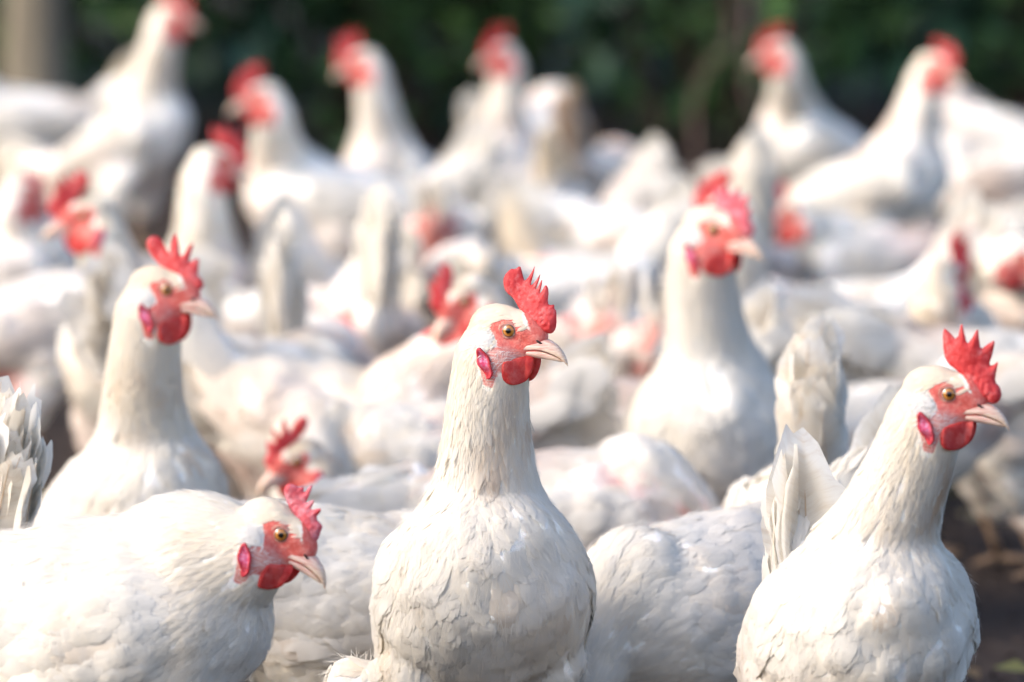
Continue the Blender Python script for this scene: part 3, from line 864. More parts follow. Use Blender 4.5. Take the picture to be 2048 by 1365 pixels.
        C, NN, DD, ts = grow(bvh, X, D, L, W, rs[:, 4] * s, 5, 3)
        edge = np.clip((.072 - rs[:, 0]) / .05, 0, 1) * np.clip((.055 - rs[:, 1]) / .03, .15, 1)
        edge = edge * np.clip((rs[:, 1] + .055) / .03, .25, 1)
        C += NN * (((.0070 if sp.get('pit', 0) < 25 else .0025) * edge + rng.uniform(0, .0012, n)) * s)[:, None, None]
        rnd = rng.uniform(-1, 1, n); _, gx = flow_g(P, X)
        Vf, Qf, Nf, Cf = feather_mesh(C, NN, DD, ts, W, np.full(n, .12), 3, stain(P, X, gx, rnd), soft=.2)
        obj('wing', mesh_np('wing', Vf, Qf, {'Col': Cf}, normals=Nf), M_FEATHER, root)
    # ---- tail
    ta = sp.get('tail', 45); tb = Bc + (ax * -.145 + up * .034) * s
    nq = 6
    fan = sp.get('fan', 1.0)
    merged = []
    for sd in (1, -1):
        for k in range(nq):
            el = R(ta) - R(6.5) * k * fan + R(random.uniform(-3, 3))
            az = math.pi + sd * (R(1.0) + R(2.6) * k * fan)
            d = np.array((math.cos(el) * math.cos(az), math.cos(el) * math.sin(az), math.sin(el)))
            tw = sp.get('tw', .45); sdn = nrm(np.array((-tw, sd * (1.2 - tw), .35)))
            yv = nrm(sdn - d * (sdn @ d)); zv = np.cross(d, yv)
            sc = s * (1 - .035 * k) * random.uniform(.94, 1.04) * sp.get('tl', 1.0)
            M = np.stack([d, yv, zv], 1) * sc
            pos = tb + side * sd * (.003 + .0028 * k) * s - up * .006 * k * s
            qm = QUILLS[(k * 2 + (sd > 0) + P['seed']) % 6]
            if lod <= 2 and sp.get('tails', True):
                o_ = obj('tail_feather', qm, None, root)
                o_.matrix_local = Matrix(((*M[0], pos[0]), (*M[1], pos[1]), (*M[2], pos[2]), (0, 0, 0, 1)))
            else:
                q = np.zeros(len(qm.vertices) * 3, np.float32); qm.vertices.foreach_get('co', q); q = q.reshape(-1, 3)[:55]
                idx = np.arange(55).reshape(11, 5)[::2][:, ::2]; f5 = np.arange(18).reshape(6, 3)
                merged.append((q[idx.ravel()] @ M.T + pos, np.stack([f5[:-1, :-1], f5[1:, :-1], f5[1:, 1:], f5[:-1, 1:]], -1).reshape(-1, 4)))
    if merged:
        v, f = join(merged); fc = sp.get('tailcol', WHITE * .6 + CREAM * .4)
        obj('tail', mesh_np('tail', v, f, {'Col': np.tile(fc, (len(v), 1))}), M_FEATHER, root)
    # fluffy coverts at the root of the tail
    nc = {0: 60, 1: 60, 2: 18, 3: 14}[lod]; fz = {0: 1, 1: 1, 2: 1.4, 3: 2}[lod]
    el = R(ta) - R(26) * fan * rng.uniform(0, 1.1, nc); az = math.pi + rng.normal(0, .13, nc)
    d = np.stack([np.cos(el) * np.cos(az), np.cos(el) * np.sin(az), np.sin(el)], 1)
    t_ = (rng.random(nc) ** 1.3 * .082)[:, None] * s * sp.get('tl', 1.0)
    sgn = np.where(rng.random(nc) < .5, -1, 1)[:, None]
    tw = sp.get('tw', .45)
    nn = nrm(side[None] * sgn * (1.1 - tw * .6) + ax[None] * (rng.uniform(-1, 1, nc) * (.2 + tw * .7))[:, None] + rng.normal(0, .1, (nc, 3))); nn = nrm(nn - (nn * d).sum(1, keepdims=True) * d)
    c0 = tb + d * t_ + nn * np.clip(.016 - .08 * t_ / sp.get('tl', 1.0), .008, 1) * s + (nn @ side)[:, None] * side * .009 * s
    ts = np.array((0, .3, .62, .87, 1.0)); Lc = rng.uniform(.035, .060, nc) * s
    C = c0[:, None] + d[:, None] * (Lc[:, None] * ts)[..., None] + nn[:, None] * (.006 * s * np.sin(ts * 2.4))[None, :, None]
    Vf, Qf, Nf, Cf = feather_mesh(C, np.repeat(nn[:, None], 5, 1), np.repeat(d[:, None], 5, 1), ts, rng.uniform(.009, .014, nc) * s * min(fz, 1.4), np.full(nc, .2), 3,
                                  np.tile(sp.get('tailcol', WHITE * .9 + CREAM * .1), (nc, 1)) * (1 + rng.normal(0, .03, (nc, 1))))
    co = obj('tail_coverts', mesh_np('tail_coverts', Vf, Qf, {'Col': Cf}, normals=Nf), M_FEATHER, root); co['kind'] = 'stuff'
    # ---- legs
    for sd in (1, -1):
        l = obj('leg', LEG, None, root)
        zs = max(.6, (P['hb'] - .10 * s) / .125 * 1.05)
        l.scale = (s, s, zs * .95); l.location = (.0, sd * .05 * s, 0)
    # ---- head furniture
    seed = P['seed']
    HT = lambda v: E + (np.asarray(v) * s) @ Rh.T
    spc = {0: .0009, 1: .0011, 2: .0020, 3: .0034}[lod]
    cp = sp.get('comb')
    if cp is None:
        cp = (COMB_A, COMB_D, COMB_C)[seed % 3].copy(); r_ = random.Random(seed)
        zt = np.clip((cp[:, 1] - .015) / .03, 0, 1)
        cp[:, 0] += zt * r_.uniform(-.006, .006); cp[:, 1] = np.where(cp[:, 1] > .015, .015 + (cp[:, 1] - .015) * r_.uniform(.75, 1.1), cp[:, 1])
    if lod == 3: cp = cp[::2] if len(cp) > 30 else cp
    else: cp = smooth_poly(cp, 1)
    v, f = inflate(cp * sp.get('cs', 1.0), .0030, spc, .0028, seed)
    lean = sp.get('lean', .12 if seed % 2 else -.10)
    zz = np.clip(v[:, 2] - .012, 0, 1)
    base = np.clip(1 - (v[:, 2] - .004) / .02, 0, 1)
    v[:, 1] *= 1 + 1.1 * base
    v[:, 1] += lean * zz + .0022 * np.sin(v[:, 0] * 170 + seed) * np.clip(zz / .02, 0, 1) + 3.0 * lean * zz ** 2 * 3
    obj('comb', mesh_np('comb', HT(v), f), sp.get('combmat', M_COMB), root)
    for sd in (1, -1):
        v, f = inflate(smooth_poly(WATTLE, 2 if lod < 3 else 0) * np.array((1, sp.get('wl', 1.0))), .0017, spc, .0022, seed + 5 * sd)
        dz = np.clip(-.018 - v[:, 2], 0, 1)
        ys = []
        for qx, qz in ((.004, -.026), (.008, -.034), (.016, -.027), (.020, -.020)):
            h = bvh.ray_cast(Vector(P['hloc']((qx, sd * .06, qz))), Vector(Rh @ np.array((0, -sd, 0))))
            ys.append(abs(((np.array(h[0][:]) - E) @ Rh / s)[1]) if h[0] is not None else .008)
        y0 = np.interp(v[:, 0], [.004, .020], [max(ys[:2]), max(ys[2:])])
        v[:, 1] = v[:, 1] * 1.0 + sd * (np.minimum(y0, .022) + .0008 + dz * .02 - .5 * np.clip(v[:, 2] + .025, 0, .008)) + .0010 * np.sin(v[:, 0] * 420 + v[:, 2] * 160 + seed) + .0008 * np.sin(v[:, 0] * 300 + seed)
        obj('wattle', mesh_np('wattle', HT(v), f), M_WATTLE, root)
    if lod <= 2:
        for sd in (1, -1):
            v, f = inflate((smooth_poly(LOBE, 1) - LOBE.mean(0)) * np.array((.85, .9)) + LOBE.mean(0), .0016, spc, .002, seed + 9 * sd)
            h = bvh.ray_cast(Vector(P['hloc']((-.018, sd * .06, -.024))), Vector(Rh @ np.array((0, -sd, 0))))
            y0 = abs(((np.array(h[0][:]) - E) @ Rh / s)[1]) if h[0] is not None else .018
            dl = np.clip(-poly_sdf(v[:, [0, 2]], (smooth_poly(LOBE, 1) - LOBE.mean(0)) * np.array((.85, .9)) + LOBE.mean(0)), 0, 1); rim = np.exp(-((dl - .0010) / .0011) ** 2)
            v[:, 1] += sd * (y0 + .0006 + .0018 * rim + .06 * np.clip(v[:, 0] + .022, 0, 1) * -1) + .0012 * np.sin(v[:, 2] * 500)
            obj('earlobe', mesh_np('earlobe', HT(v), f, {'pale': np.clip((dl - .0016) / .0012, 0, 1) * np.clip((v[:, 2] + .036) / .008, 0, 1)}), M_LOBE, root)
    nb = {0: 20, 1: 16, 2: 10, 3: 8}[lod]
    for low in (False, True):
        v, f = beak_mesh(low, nb)
        obj('lower_beak' if low else 'upper_beak', mesh_np('beak', HT(v), f, {'hloc': v}), M_BEAK, root)
    er_ = .0074
    for sd in (1, -1):
        h = bvh.ray_cast(Vector(P['hloc']((.0045, sd * .06, 0))), Vector(Rh @ np.array((0, -sd, 0))))
        y0 = abs(((np.array(h[0][:]) - E) @ Rh / s)[1]) if h[0] is not None else .016
        nu, nv_ = {0: (28, 20), 1: (24, 16), 2: (12, 8), 3: (8, 6)}[lod]
        sv, sq, st_ = sphere(nu, nv_)
        v = np.stack([sv[:, 0], sv[:, 2] * sd, sv[:, 1]], 1)         # pole looks sideways
        er = np.hypot(v[:, 0], v[:, 2]) / .80; er[v[:, 1] * sd < 0] = 1.2
        tilt = rotz(-sd * R(14))                                      # looks a little forward
        v = (v @ tilt.T) * er_ + np.array((.0045, sd * (y0 - er_ * .62), 0))
        if sd > 0: sq, st_ = sq[:, ::-1], st_[:, ::-1]
        obj('eye', mesh_np('eye', HT(v), [sq, st_], {'er': er}), M_EYE, root)
        if lod <= 1:
            a = np.linspace(0, 2 * np.pi, 29)[:-1]
            ring = np.stack([np.cos(a) * er_ * .90, np.full(28, 0), np.sin(a) * er_ * .80], 1)
            ring = ring @ tilt.T + np.array((.0045, sd * (y0 - er_ * .62 + er_ * .52), 0))
            V_, Q_ = [], []
            for i in range(28):
                rd = nrm(ring[i] - ring.mean(0)); hh = .00115 + .0004 * math.sin(a[i])
                for k in range(8):
                    b_ = 2 * math.pi * k / 8
                    V_.append(ring[i] + rd * math.cos(b_) * hh * 1.5 + np.array((0, sd, 0)) * math.sin(b_) * hh)
            for i in range(28):
                for k in range(8):
                    Q_.append((i * 8 + k, i * 8 + (k + 1) % 8, ((i + 1) % 28) * 8 + (k + 1) % 8, ((i + 1) % 28) * 8 + k))
            obj('eyelid', mesh_np('eyelid', HT(np.array(V_)), np.array(Q_)), M_LID, root)
            # nostril: a dark slit under a small raised flap
            c = np.array((.0300, sd * .0066, -.0080))
            v, f = tube([c + (-.0035, sd * .0010, .0030), c + (-.0012, sd * .0010, .0006), c + (.0012, sd * .0004, -.0008), c + (.0030, -sd * .0004, -.0010)], [.0004, .0009, .0009, .0004], 6)
            obj('nostril', mesh_np('nostril', HT(v), f), M_DARK, root)
    return root

# ------------------------------------------------------------------ the setting
def soil_mesh():
    xs = np.unique(np.concatenate([np.linspace(-150, -4, 14), np.linspace(-4, 4, 81), np.linspace(4, 150, 14)]))
    ys = np.unique(np.concatenate([np.linspace(-60, 2, 12), np.linspace(2, 13, 111), np.linspace(13, 300, 14)]))
    X, Y = np.meshgrid(xs, ys, indexing='ij')
    Z = np.array([noise.noise(Vector((x * 2.2, y * 2.2, 0))) * .010 + noise.noise(Vector((x * 7, y * 7, 3))) * .006 for x, y in zip(X.ravel(), Y.ravel())]) - .006
    V = np.stack([X.ravel(), Y.ravel(), Z], 1); idx = np.arange(len(V)).reshape(X.shape)
    Q = np.stack([idx[:-1, :-1], idx[1:, :-1], idx[1:, 1:], idx[:-1, 1:]], -1).reshape(-1, 4)
    return mesh_np('soil_ground', V, Q)
ground = obj('soil_ground', soil_mesh(), M_SOIL); ground['kind'] = 'structure'

def leaves(n, pos, size, colf, flat=0.0, seed=3):
    """small folded leaves: two quads each with a crease"""
    r_ = np.random.default_rng(seed)
    C = pos(n, r_)
    d = r_.normal(0, 1, (n, 3)); d[:, 2] *= (1 - flat); d = nrm(d)
    nn = r_.normal(0, 1, (n, 3)); nn[:, 2] += flat * 6; nn = nrm(nn - (nn * d).sum(1, keepdims=True) * d); b_ = np.cross(nn, d)
    L = (size[0] + (size[1] - size[0]) * r_.random(n))[:, None]; W = L * r_.uniform(.22, .36, n)[:, None]
    V = np.stack([C, C + d * L * .5 + b_ * W + nn * W * .4, C + d * L, C + d * L * .5 - b_ * W + nn * W * .4], 1).reshape(-1, 3)
    i = np.arange(n) * 4
    F = np.concatenate([np.stack([i, i + 1, i + 2], 1), np.stack([i, i + 2, i + 3], 1)])
    return V, F, np.repeat(colf(n, r_, C), 4, 0)
def leafcol(n, r_, C):
    k = r_.random(n)[:, None]
    lump = np.array([noise.noise(Vector(c * 2.3)) for c in C])[:, None]
    g = np.array((.030, .075, .028)) * (1 - k) + np.array((.055, .105, .030)) * k
    bl = np.array((.030, .080, .055))
    q = np.clip(lump * 1.5 + .4, 0, 1)
    return (g * (1 - q) + bl * q) * (1.0 + 1.5 * r_.random((n, 1)))

def shrub(name, label, cx, cy, rx, ry, h, n, seed):
    root = bpy.data.objects.new('shrub', None); COL.objects.link(root); root.location = (cx, cy, 0)
    root['label'] = label; root['category'] = 'shrub'; root['group'] = 'evergreen shrubs along the back of the run'
    rr = random.Random(seed); it = []; tips = []
    for k in range(9):
        a = rr.uniform(0, 6.28); q = rr.uniform(.3, .9)
        p0 = np.array((rr.uniform(-.12, .12), rr.uniform(-.1, .1), 0)); p3 = np.array((math.cos(a) * rx * q, math.sin(a) * ry * q, h * rr.uniform(.5, .95)))
        pts = [p0, p0 + (p3 - p0) * .33 + np.array((rr.uniform(-.1, .1), rr.uniform(-.1, .1), .12)), p0 + (p3 - p0) * .66 + np.array((rr.uniform(-.1, .1), 0, .08)), p3]
        r0 = rr.uniform(.012, .028)
        it.append(tube(pts, [r0, r0 * .8, r0 * .5, r0 * .2], 6)); tips += pts[1:]
        for j in range(4):
            b0 = pts[1] + (pts[3] - pts[1]) * rr.random(); e = b0 + np.array((rr.uniform(-.3, .3), rr.uniform(-.3, .2), rr.uniform(-.15, .3)))
            it.append(tube([b0, (b0 + e) / 2 + (0, 0, .02), e], [r0 * .4, r0 * .3, r0 * .1], 5)); tips.append(e)
    v, f = join(it)
    obj('stem', mesh_np('stem', v, f), M_TWIG, root)
    tips = np.array(tips)
    def pos(n, r_):
        m = int(n * .55)
        A = tips[r_.integers(0, len(tips), m)] + r_.normal(0, (.16, .13, .13), (m, 3))
        u = nrm(r_.normal(0, 1, (n - m, 3))) * (r_.random((n - m, 1)) ** .25)
        Bp = u * np.array((rx, ry, h * .52)) + np.array((0, 0, h * .52))
        C = np.concatenate([A, Bp])
        C[:, 2] = np.abs(C[:, 2]) + .02
        return C
    v, f, c = leaves(n, pos, (.05, .11), leafcol, 0, seed)
    fo = obj('foliage', mesh_np('foliage', v, f, {'Col': c}, smooth=False), M_LEAF, root); fo['kind'] = 'stuff'
SHRUBS = [(-2.1, 12.3, .75, .6, 1.9, 'dark evergreen shrub behind the pale trunk at the left'),
          (-1.05, 12.0, .70, .55, 2.0, 'dense green shrub behind the tallest hen at upper left'),
          (-.25, 12.25, .65, .55, 1.8, 'mid green shrub behind the two hens facing left at the top'),
          (.45, 12.1, .60, .5, 2.0, 'sparse dark shrub with gaps at the top right of centre'),
          (1.15, 12.3, .65, .55, 1.9, 'dark shrub behind the pair of upright hens at top right'),
          (2.0, 12.2, .75, .6, 2.0, 'dark shrub at the upper right edge')]
for k, (x, y, rx, ry, h, lab) in enumerate(SHRUBS):
    shrub('shrub', lab, x, y, rx, ry, h, 5200, 20 + k)
# a solid dark wood behind the shrubs
def wood_pos(n, r_):
    return np.stack([r_.uniform(-9, 9, n), 13.4 + r_.gamma(1.2, .5, n), r_.uniform(0, 3.2, n)], 1)
v, f, c = leaves(26000, wood_pos, (.10, .22), lambda n, r_, C: leafcol(n, r_, C) * .8, 0, 77)
wood = obj('dark_woodland', mesh_np('dark_woodland', v, f, {'Col': c}, smooth=False), M_LEAF); wood['kind'] = 'stuff'

# pale trunk at the upper left
tr = bpy.data.objects.new('tree', None); COL.objects.link(tr); tx, ty = ground_y(62, 11.3, .3); tr.location = (tx, ty, 0)
tr['label'] = 'pale tan tree trunk at the upper left edge, in front of the shrubs'; tr['category'] = 'tree'
zs = np.linspace(-.05, 3.6, 22)
v, f = tube([(0.02 * math.sin(z * 1.7), .02 * math.cos(z * 2.1), z) for z in zs], [(.062 + .05 * math.exp(-max(z, 0) * 9)) * (1 - .13 * max(z, 0)) for z in zs], 16)
obj('trunk', mesh_np('trunk', v, f), M_BARK, tr)
it = []; rr = random.Random(5); tips = []
for k in range(8):
    a = k * 2.4; z = 2.0 + k * .2; e = np.array((math.cos(a) * .9, math.sin(a) * .9, z + .7))
    it.append(tube([(0, 0, z), e * np.array((.5, .5, 1)) - (0, 0, .2), e], [.028, .018, .006], 6)); tips.append(e)
v, f = join(it); obj('limb', mesh_np('limb', v, f), M_BARK, tr)
tips = np.array(tips)
v, f, c = leaves(2600, lambda n, r_: tips[r_.integers(0, len(tips), n)] + r_.normal(0, .28, (n, 3)), (.05, .1), leafcol, 0, 9)
cr = obj('crown', mesh_np('crown', v, f, {'Col': c}, smooth=False), M_LEAF, tr); cr['kind'] = 'stuff'

# a bare looping bramble in front of the shrubs
bx, by = ground_y(1440, 10.9, .2)
br = bpy.data.objects.new('bramble', None); COL.objects.link(br); br.location = (bx, by, 0)
br['label'] = 'bare pinkish bramble stem looping in front of the dark shrubs, right of centre'; br['category'] = 'bramble'
M_BRAMBLE, nt, b, out = nmat('bramble_stem')
tc = N(nt, 'ShaderNodeTexCoord'); ns = N(nt, 'ShaderNodeTexNoise', Scale=25.0, Detail=4.0); nt.links.new(tc.outputs['Object'], ns.inputs['Vector'])
nt.links.new(ramp(nt, ns.outputs['Fac'], [(0.3, (0.12, 0.075, 0.06)), (0.7, (0.24, 0.16, 0.13))]), b.inputs['Base Color'])
def px_loop(pts):
    o = [at(x, y, 10.9) - np.array((bx, by, 0)) for x, y in pts]
    return np.array([(p[0], p[1] + .03 * math.sin(i), p[2]) for i, p in enumerate(o)])
for pts, r0 in (([(1400, 420), (1392, 300), (1388, 220), (1400, 160), (1430, 115), (1452, 100), (1462, 60), (1455, -40)], .006), ([(1520, 420), (1530, 330), (1520, 250), (1495, 190), (1490, 100), (1500, -60)], .007)):
    p = px_loop(pts); p[0, 2] = -.02
    v, f = tube(p, np.linspace(r0 * .7, r0 * .35, len(p)), 7)
    obj('stem', mesh_np('stem', v, f), M_BRAMBLE, br)

# fallen leaves and straw on the soil
def fpos(n, r_):
    y = r_.uniform(3.6, 11.5, n); return np.stack([r_.uniform(-.16, .16, n) * y, y, r_.uniform(.004, .02, n)], 1)
def fcol(n, r_, C):
    k = r_.random((n, 1)); a = np.array((.30, .28, .09)); b_ = np.array((.24, .16, .08)); c_ = np.array((.36, .30, .17))
    return np.where(k < .4, a, np.where(k < .75, b_, c_)) * (.6 + .6 * r_.random((n, 1)))
v, f, c = leaves(620, fpos, (.02, .045), fcol, .85, 4)
fl = obj('fallen_leaves', mesh_np('fallen_leaves', v, f, {'Col': c}, smooth=False), M_DRYLEAF); fl['kind'] = 'stuff'
v, f, c = leaves(9000, lambda n, r_: np.stack([r_.uniform(-.17, .17, n) * (q := r_.uniform(3.4, 11.8, n)), q, r_.uniform(-.004, .006, n)], 1), (.008, .026),
                 lambda n, r_, C: np.array((.05, .037, .03)) * (.5 + 1.2 * r_.random((n, 1))), .6, 14)
cl = obj('soil_crumbs', mesh_np('soil_crumbs', v, f, {'Col': c}, smooth=False), M_SOIL); cl['kind'] = 'stuff'

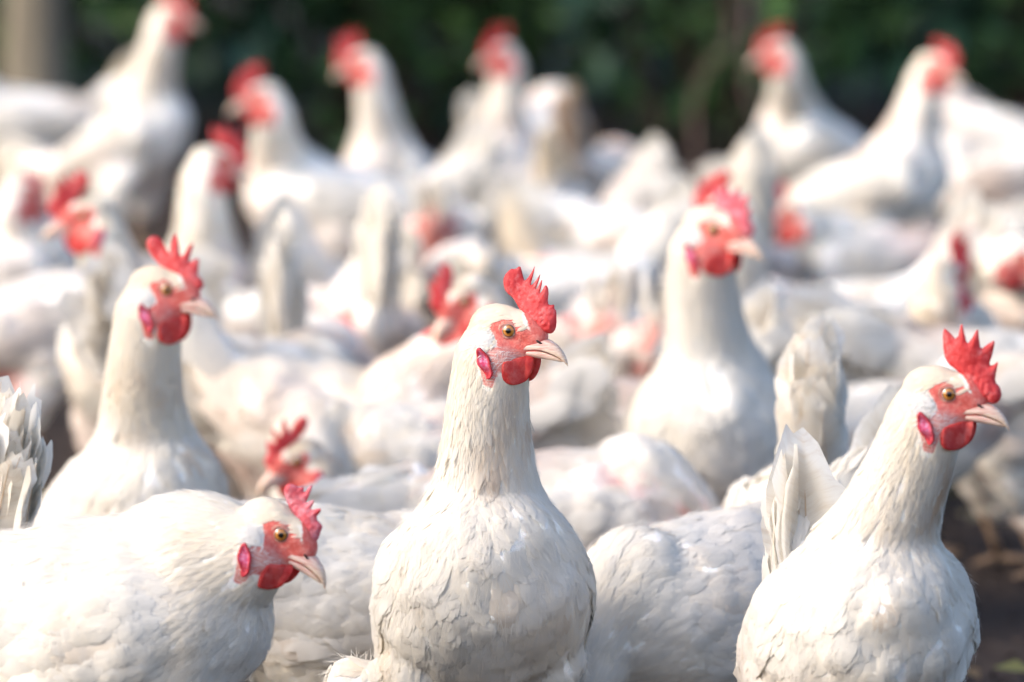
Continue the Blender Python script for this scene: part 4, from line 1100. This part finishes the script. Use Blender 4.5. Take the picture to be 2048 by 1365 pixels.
# ------------------------------------------------------------------ the flock
FEED = dict(pit=-12, hb=.182, tail=62)
def H(label, body, yaw, lod, **k):
    d = dict(label=label, body=body, yaw=yaw, lod=lod, hb=.22); d.update(k)
    return d
def Fd(label, body, yaw, lod, **k):
    d = dict(label=label, body=body, yaw=yaw, lod=lod); d.update(FEED); d.update(k)
    return d
HENS = [
 # in focus
 H('upright white hen in sharp focus at the centre, red comb, looking right', (960, 4.80), -82, 0, eye=(1018, 657, 4.70), hyaw=-22, hpit=-3, hb=.208, pit=40, comb=COMB_A, lean=.10, tail=20, extra=[((704, 1372, 4.81), .021), ((740, 1390, 4.81), .028)],
   dirt=.45, hstains=[((.008, .0, -.060), (.025, .03, .045), .8), ((.0, -.01, -.10), (.03, .03, .05), .55)], stains=[((.13, .0, .09), (.05, .035, .05), .35), ((.14, .01, .13), (.03, .02, .03), .5)]),
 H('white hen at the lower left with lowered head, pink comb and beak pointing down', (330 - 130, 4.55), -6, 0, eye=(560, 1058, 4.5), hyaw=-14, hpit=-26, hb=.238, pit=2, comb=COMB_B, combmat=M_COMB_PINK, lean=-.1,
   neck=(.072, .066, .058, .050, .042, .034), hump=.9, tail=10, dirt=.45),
 H('upright white hen at the right edge with tall spiky comb, looking right, tail raised behind', (1712, 4.62), -76, 1, eye=(1890, 783, 4.50), hyaw=-14, hpit=-4, hb=.212, pit=30, comb=COMB_D, lean=-.08, tail=86, fan=.5, tl=1.36, tw=.75, dirt=.5, hstains=[((.010, .0, -.060), (.02, .03, .05), .9), ((.012, -.01, -.10), (.03, .03, .04), .8)]),
 H('upright white hen at the left with rounded comb and purple earlobe, looking right', (240, 5.42), -48, 1, eye=(330, 575, 5.30), hyaw=-12, hpit=-5, hb=.176, pit=38, comb=COMB_C, red=True, lean=.1, tail=15, wl=1.15, dirt=.5),
 H('tall blurred white hen right of centre, bluish breast, pale pink comb, looking right', (1440, 5.92), -104, 1, s=1.08, red=True, eye=(1432, 455, 5.80), hyaw=-32, hpit=-4, hb=.186, pit=38, lean=.15, tail=20, cs=.92, dirt=.3, combmat=M_COMB_PINK),
 Fd('feeding white hen with rounded back between the central and right edge hens', (1420, 5.0), -146, 1, hb=.180, tail=50, fan=.8, dirt=.5),
 # just behind
 Fd('feeding white hen in shade just behind the lowered head at lower left', (650, 5.06), 18, 1, hb=.178, tail=-8, tl=.7, dirt=.6),
 Fd('hen at the left edge showing only its ragged cream tail above the lower left hen', (-128, 5.02), 118, 1, tail=80, fan=.6, tl=1.05, tw=.7, bare=[((-.10, -.03, .05), (.05, .05, .05), 1)], dirt=.8),
 Fd('blurred hen behind the central hen, its white back sloping down to the left', (1115, 5.52), 8, 2, hb=.172, pit=0, tail=2, tl=.8, bare=[((.06, -.05, .055), (.04, .04, .03), .42), ((.13, -.05, .0), (.04, .05, .04), .6)]),
 Fd('blurred white hen whose broad back shows right of the central beak and wattles', (1140, 6.05), 172, 2, hb=.182, pit=-3),
 Fd('hen showing a broad white tail standing up behind the tall blurred hen, right of centre', (1640, 5.42), 84, 2, tail=84, fan=.55, tl=1.12, tw=.9),
 H('blurred hen facing left with dark red face beside the lower left comb, pink back', (775, 5.86), 188, 2, s=.92, eye=(592, 918, 5.72), hyaw=205, hpit=-14, hb=.182, pit=-6, bare=[((-.06, .06, .03), (.05, .04, .05), .6)], tail=40, dirt=.8),
 H('blurred hen close behind the central head on its left, orange wattle, looking left', (880, 6.10), -112, 2, eye=(925, 595, 6.0), hyaw=208, hpit=-30, cs=.85, hb=.185, pit=14, tail=20),
 Fd('blurred white hen with pink bare patches right of the hen with the purple earlobe', (505, 6.35), 40, 2, hb=.19, tail=60, bare=[((.06, -.08, .0), (.06, .05, .08), .9), ((.0, -.08, .03), (.05, .04, .05), .7)], dirt=.7),
 Fd('blurred white back behind the pink-backed hen left of centre', (700, 6.12), 4, 2, hb=.186),
 Fd('blurred hen feeding with a slim white tail upright, left of the central hen', (615, 6.62), 80, 3, tail=88, fan=.35, bare=[((-.10, .05, .0), (.05, .05, .05), .8), ((-.12, -.05, .0), (.05, .05, .05), .8)], tl=1.15),
 Fd('blurred hen feeding with a tall narrow tail, further left of the central comb', (722, 6.95), 100, 3, tail=86, fan=.35, bare=[((-.12, .04, .01), (.04, .04, .06), 1)], tl=1.2),
 Fd('blurred rounded white back right behind the neck of the hen with the purple earlobe', (535, 7.05), 150, 3),
 Fd('blurred white hen with a rounded back above the comb of the hen looking left', (935, 7.1), 95, 3, hb=.225, tail=10),
 Fd('blurred hen with a red streak down its rear, right of the central comb', (1212, 6.85), 92, 3, hb=.19, tail=75, fan=.3, tl=.5, bare=[((-.14, .01, -.02), (.09, .030, .08), 1.3), ((-.10, .055, .02), (.06, .04, .04), 1)], dirt=.9),
 Fd('blurred hen with a raw red rump left of the tall hen’s neck', (1332, 6.7), 88, 3, hb=.19, tail=75, fan=.3, tl=.5, bare=[((-.13, .01, -.01), (.10, .045, .09), 1.3)], dirt=.9),
 H('blurred white hen directly behind the tall hen, its head hidden behind the pink comb', (1560, 6.85), 196, 3, eye=(1452, 415, 6.75), hyaw=170, hpit=-4, hb=.19, pit=20, tail=20),
 Fd('blurred feeding hen with tan tail above the broad standing tail at the right', (1660, 7.05), 176, 3, tail=64, hb=.19, bare=[((-.02, .08, .02), (.06, .05, .05), .7), ((.05, .08, -.02), (.05, .05, .05), .7)], dirt=1.0),
 Fd('blurred white hen with pink patches left of the head at the right edge', (1735, 6.02), 172, 2, s=.94, tail=30, bare=[((-.06, .08, .02), (.06, .05, .05), .8), ((.06, .07, .02), (.04, .05, .05), .7)], dirt=.8),
 H('blurred hen at the right with red comb and sloping pale neck, looking away', (1790, 6.52), 14, 2, eye=(1893, 552, 6.45), hyaw=48, hpit=-6, hb=.195, pit=8, tail=25, dirt=.6),
 H('blurred hen cut by the right edge, white nape arched over a red face', (2085, 7.05), -62, 3, eye=(2046, 512, 6.9), hyaw=-22, hpit=-40, hb=.215, pit=20, hump=1.4),
 Fd('blurred white hen with an orange-brown patch at the right edge behind the spiky comb', (2035, 6.35), 20, 2, hb=.19, s=1.06, tail=25, stains=[((.0, -.09, .03), (.05, .05, .05), 1.0)], dirt=.8),
 # left side, further back
 H('blurred hen at the left with a glowing orange comb, looking left', (292, 6.52), -112, 2, eye=(172, 428, 6.40), hyaw=192, hpit=-4, hb=.2, pit=32, tail=20, cs=1.0),
 H('blurred hen at upper left looking right, red comb against dark soil', (365, 7.3), -52, 3, eye=(432, 320, 7.2), hyaw=14, hpit=-6, hb=.2, pit=24, tail=15, cs=1.05),
 H('tallest blurred hen at the top left, its red head touching the top edge, looking right', (255, 9.1), -28, 3, eye=(343, 30, 9.0), hyaw=-8, hpit=0, hb=.262, pit=34, s=1.06, tail=15),
 Fd('blurred hen at the top left edge with a raised cream tail', (40, 9.4), 184, 3, hb=.275, pit=4, tail=52, eyeless=True, dirt=.9, tailcol=CREAM * .95),
 H('blurred hen at the left edge showing a small red face, looking right', (-25, 7.65), 4, 3, eye=(48, 382, 7.6), hyaw=14, hpit=-10, hb=.2, pit=10, cs=.75),
 Fd('blurred round white hen at the left edge below the orange-combed hen', (40, 6.85), 190, 3, hb=.215, tail=12, bare=[((.06, .08, -.06), (.06, .06, .06), 1)], dirt=.6),
 H('large blurred grey-white hen at upper left facing left with pink face', (655, 8.2), 176, 3, eye=(522, 190, 8.1), hyaw=198, hpit=-4, hb=.248, pit=10, s=1.08, tail=46, dirt=.2),
 H('blurred hen at the top, first of two facing left, dark red comb', (800, 8.7), -122, 3, eye=(722, 120, 8.6), hyaw=194, hpit=-8, hb=.235, pit=24, tail=52, bare=[((.08, -.09, -.02), (.05, .05, .05), .9)]),
 H('blurred hen at the top centre, second of two facing left, coral comb', (1005, 8.9), -92, 3, eye=(1000, 105, 8.8), hyaw=214, hpit=-4, hb=.232, pit=32, tail=20),
 Fd('blurred hen behind the coral-combed hen showing only a pale rump at the top', (1068, 9.6), 60, 3, hb=.235, pit=8, tail=35, s=1.0, eyeless=True),
 Fd('blurred hen with an amber tail standing right of the coral-combed hen', (1085, 8.75), 96, 3, tail=86, fan=.12, tl=.8, tailcol=np.array((.84, .76, .62))),
 Fd('blurred pinkish hen at the top right of centre, slim tan tail up against the shrubs', (1205, 9.1), 70, 3, hb=.20, tail=72, fan=.35, bare=[((-.06, .07, .02), (.07, .05, .06), .8)], dirt=1.0, tailcol=np.array((.60, .47, .34))),
 Fd('blurred hen with a dark red bare rump below the two hens facing left', (885, 8.0), 84, 3, tail=75, fan=.3, tl=.5, hb=.2, bare=[((-.13, .0, -.01), (.1, .06, .12), 1.4)], dirt=.9),
 Fd('blurred white back at the centre under the coral-combed hen', (1065, 8.05), 176, 3, hb=.19, bare=[((-.10, .08, .02), (.04, .04, .04), .8)], dirt=.5),
 Fd('blurred pinkish white hen behind the amber-tailed pecking hen', (1330, 7.95), 4, 3, hb=.195, tail=20, dirt=.8, bare=[((.0, -.08, .05), (.09, .05, .05), .35)]),
 Fd('blurred pecking hen with an amber tail and small red rump at the centre', (1260, 7.45), 8, 3, hb=.188, tail=66, fan=.12, tl=.7, tailcol=np.array((.84, .76, .62)), bare=[((-.13, -.05, .0), (.05, .05, .06), 1)], dirt=.8),
 Fd('blurred white hen with its back in front of the amber-tailed hen, above the central comb', (1085, 7.35), 186, 3, hb=.186),
 Fd('blurred white hen with red spots below the large grey-white hen', (815, 7.35), 30, 3, hb=.17, bare=[((-.05, -.08, .02), (.05, .05, .05), 1), ((.05, -.08, -.02), (.05, .05, .06), .9)], dirt=.7),
 # right side, further back
 Fd('blurred hen showing a rounded white tail like a pillar above the pink comb', (1490, 7.75), 92, 3, tail=86, fan=.5, tl=1.25, tw=.9),
 H('blurred hen with a low coral face right of the tall hen’s comb, looking left', (1745, 7.75), 184, 3, eye=(1582, 425, 7.7), hyaw=195, hpit=-10, hb=.2, pit=0, tail=30, dirt=.6),
 H('blurred upright hen at the top right looking left, first of a pair', (1640, 8.95), -158, 3, eye=(1553, 100, 8.8), hyaw=196, hpit=-4, hb=.262, pit=26, tail=38, dirt=.6),
 H('blurred upright hen at the top right looking right, second of a pair', (1745, 8.35), -18, 3, eye=(1872, 130, 8.3), hyaw=-34, hpit=-5, hb=.252, pit=24, s=1.06, tail=25),
 Fd('blurred hen behind the right-looking hen of the pair, only a pale rump showing', (1975, 9.4), 150, 3, hb=.245, pit=10, tail=30),
 Fd('blurred greyish hen feeding at the upper right edge above dark soil', (2000, 8.65), 176, 3, hb=.242, pit=-6, s=1.05, tail=20),
]
import os
POSES = []
for i, sp in enumerate(HENS):
    P = make_pose(sp); P['seed'] = i
    POSES.append(P)
jobs = []
for P in POSES:
    vox, it = LOD[P['sp']['lod']][:2]
    V, F = ellipsoids(P['parts'])
    jobs.append((V, F, vox * P['s'], it))
bodies = remesh_batch(jobs)
for P, me in zip(POSES, bodies):
    build_hen(P, me)
print('hens', len(HENS), 'tris', sum(len(o.data.polygons) for o in bpy.data.objects if o.type == 'MESH'))
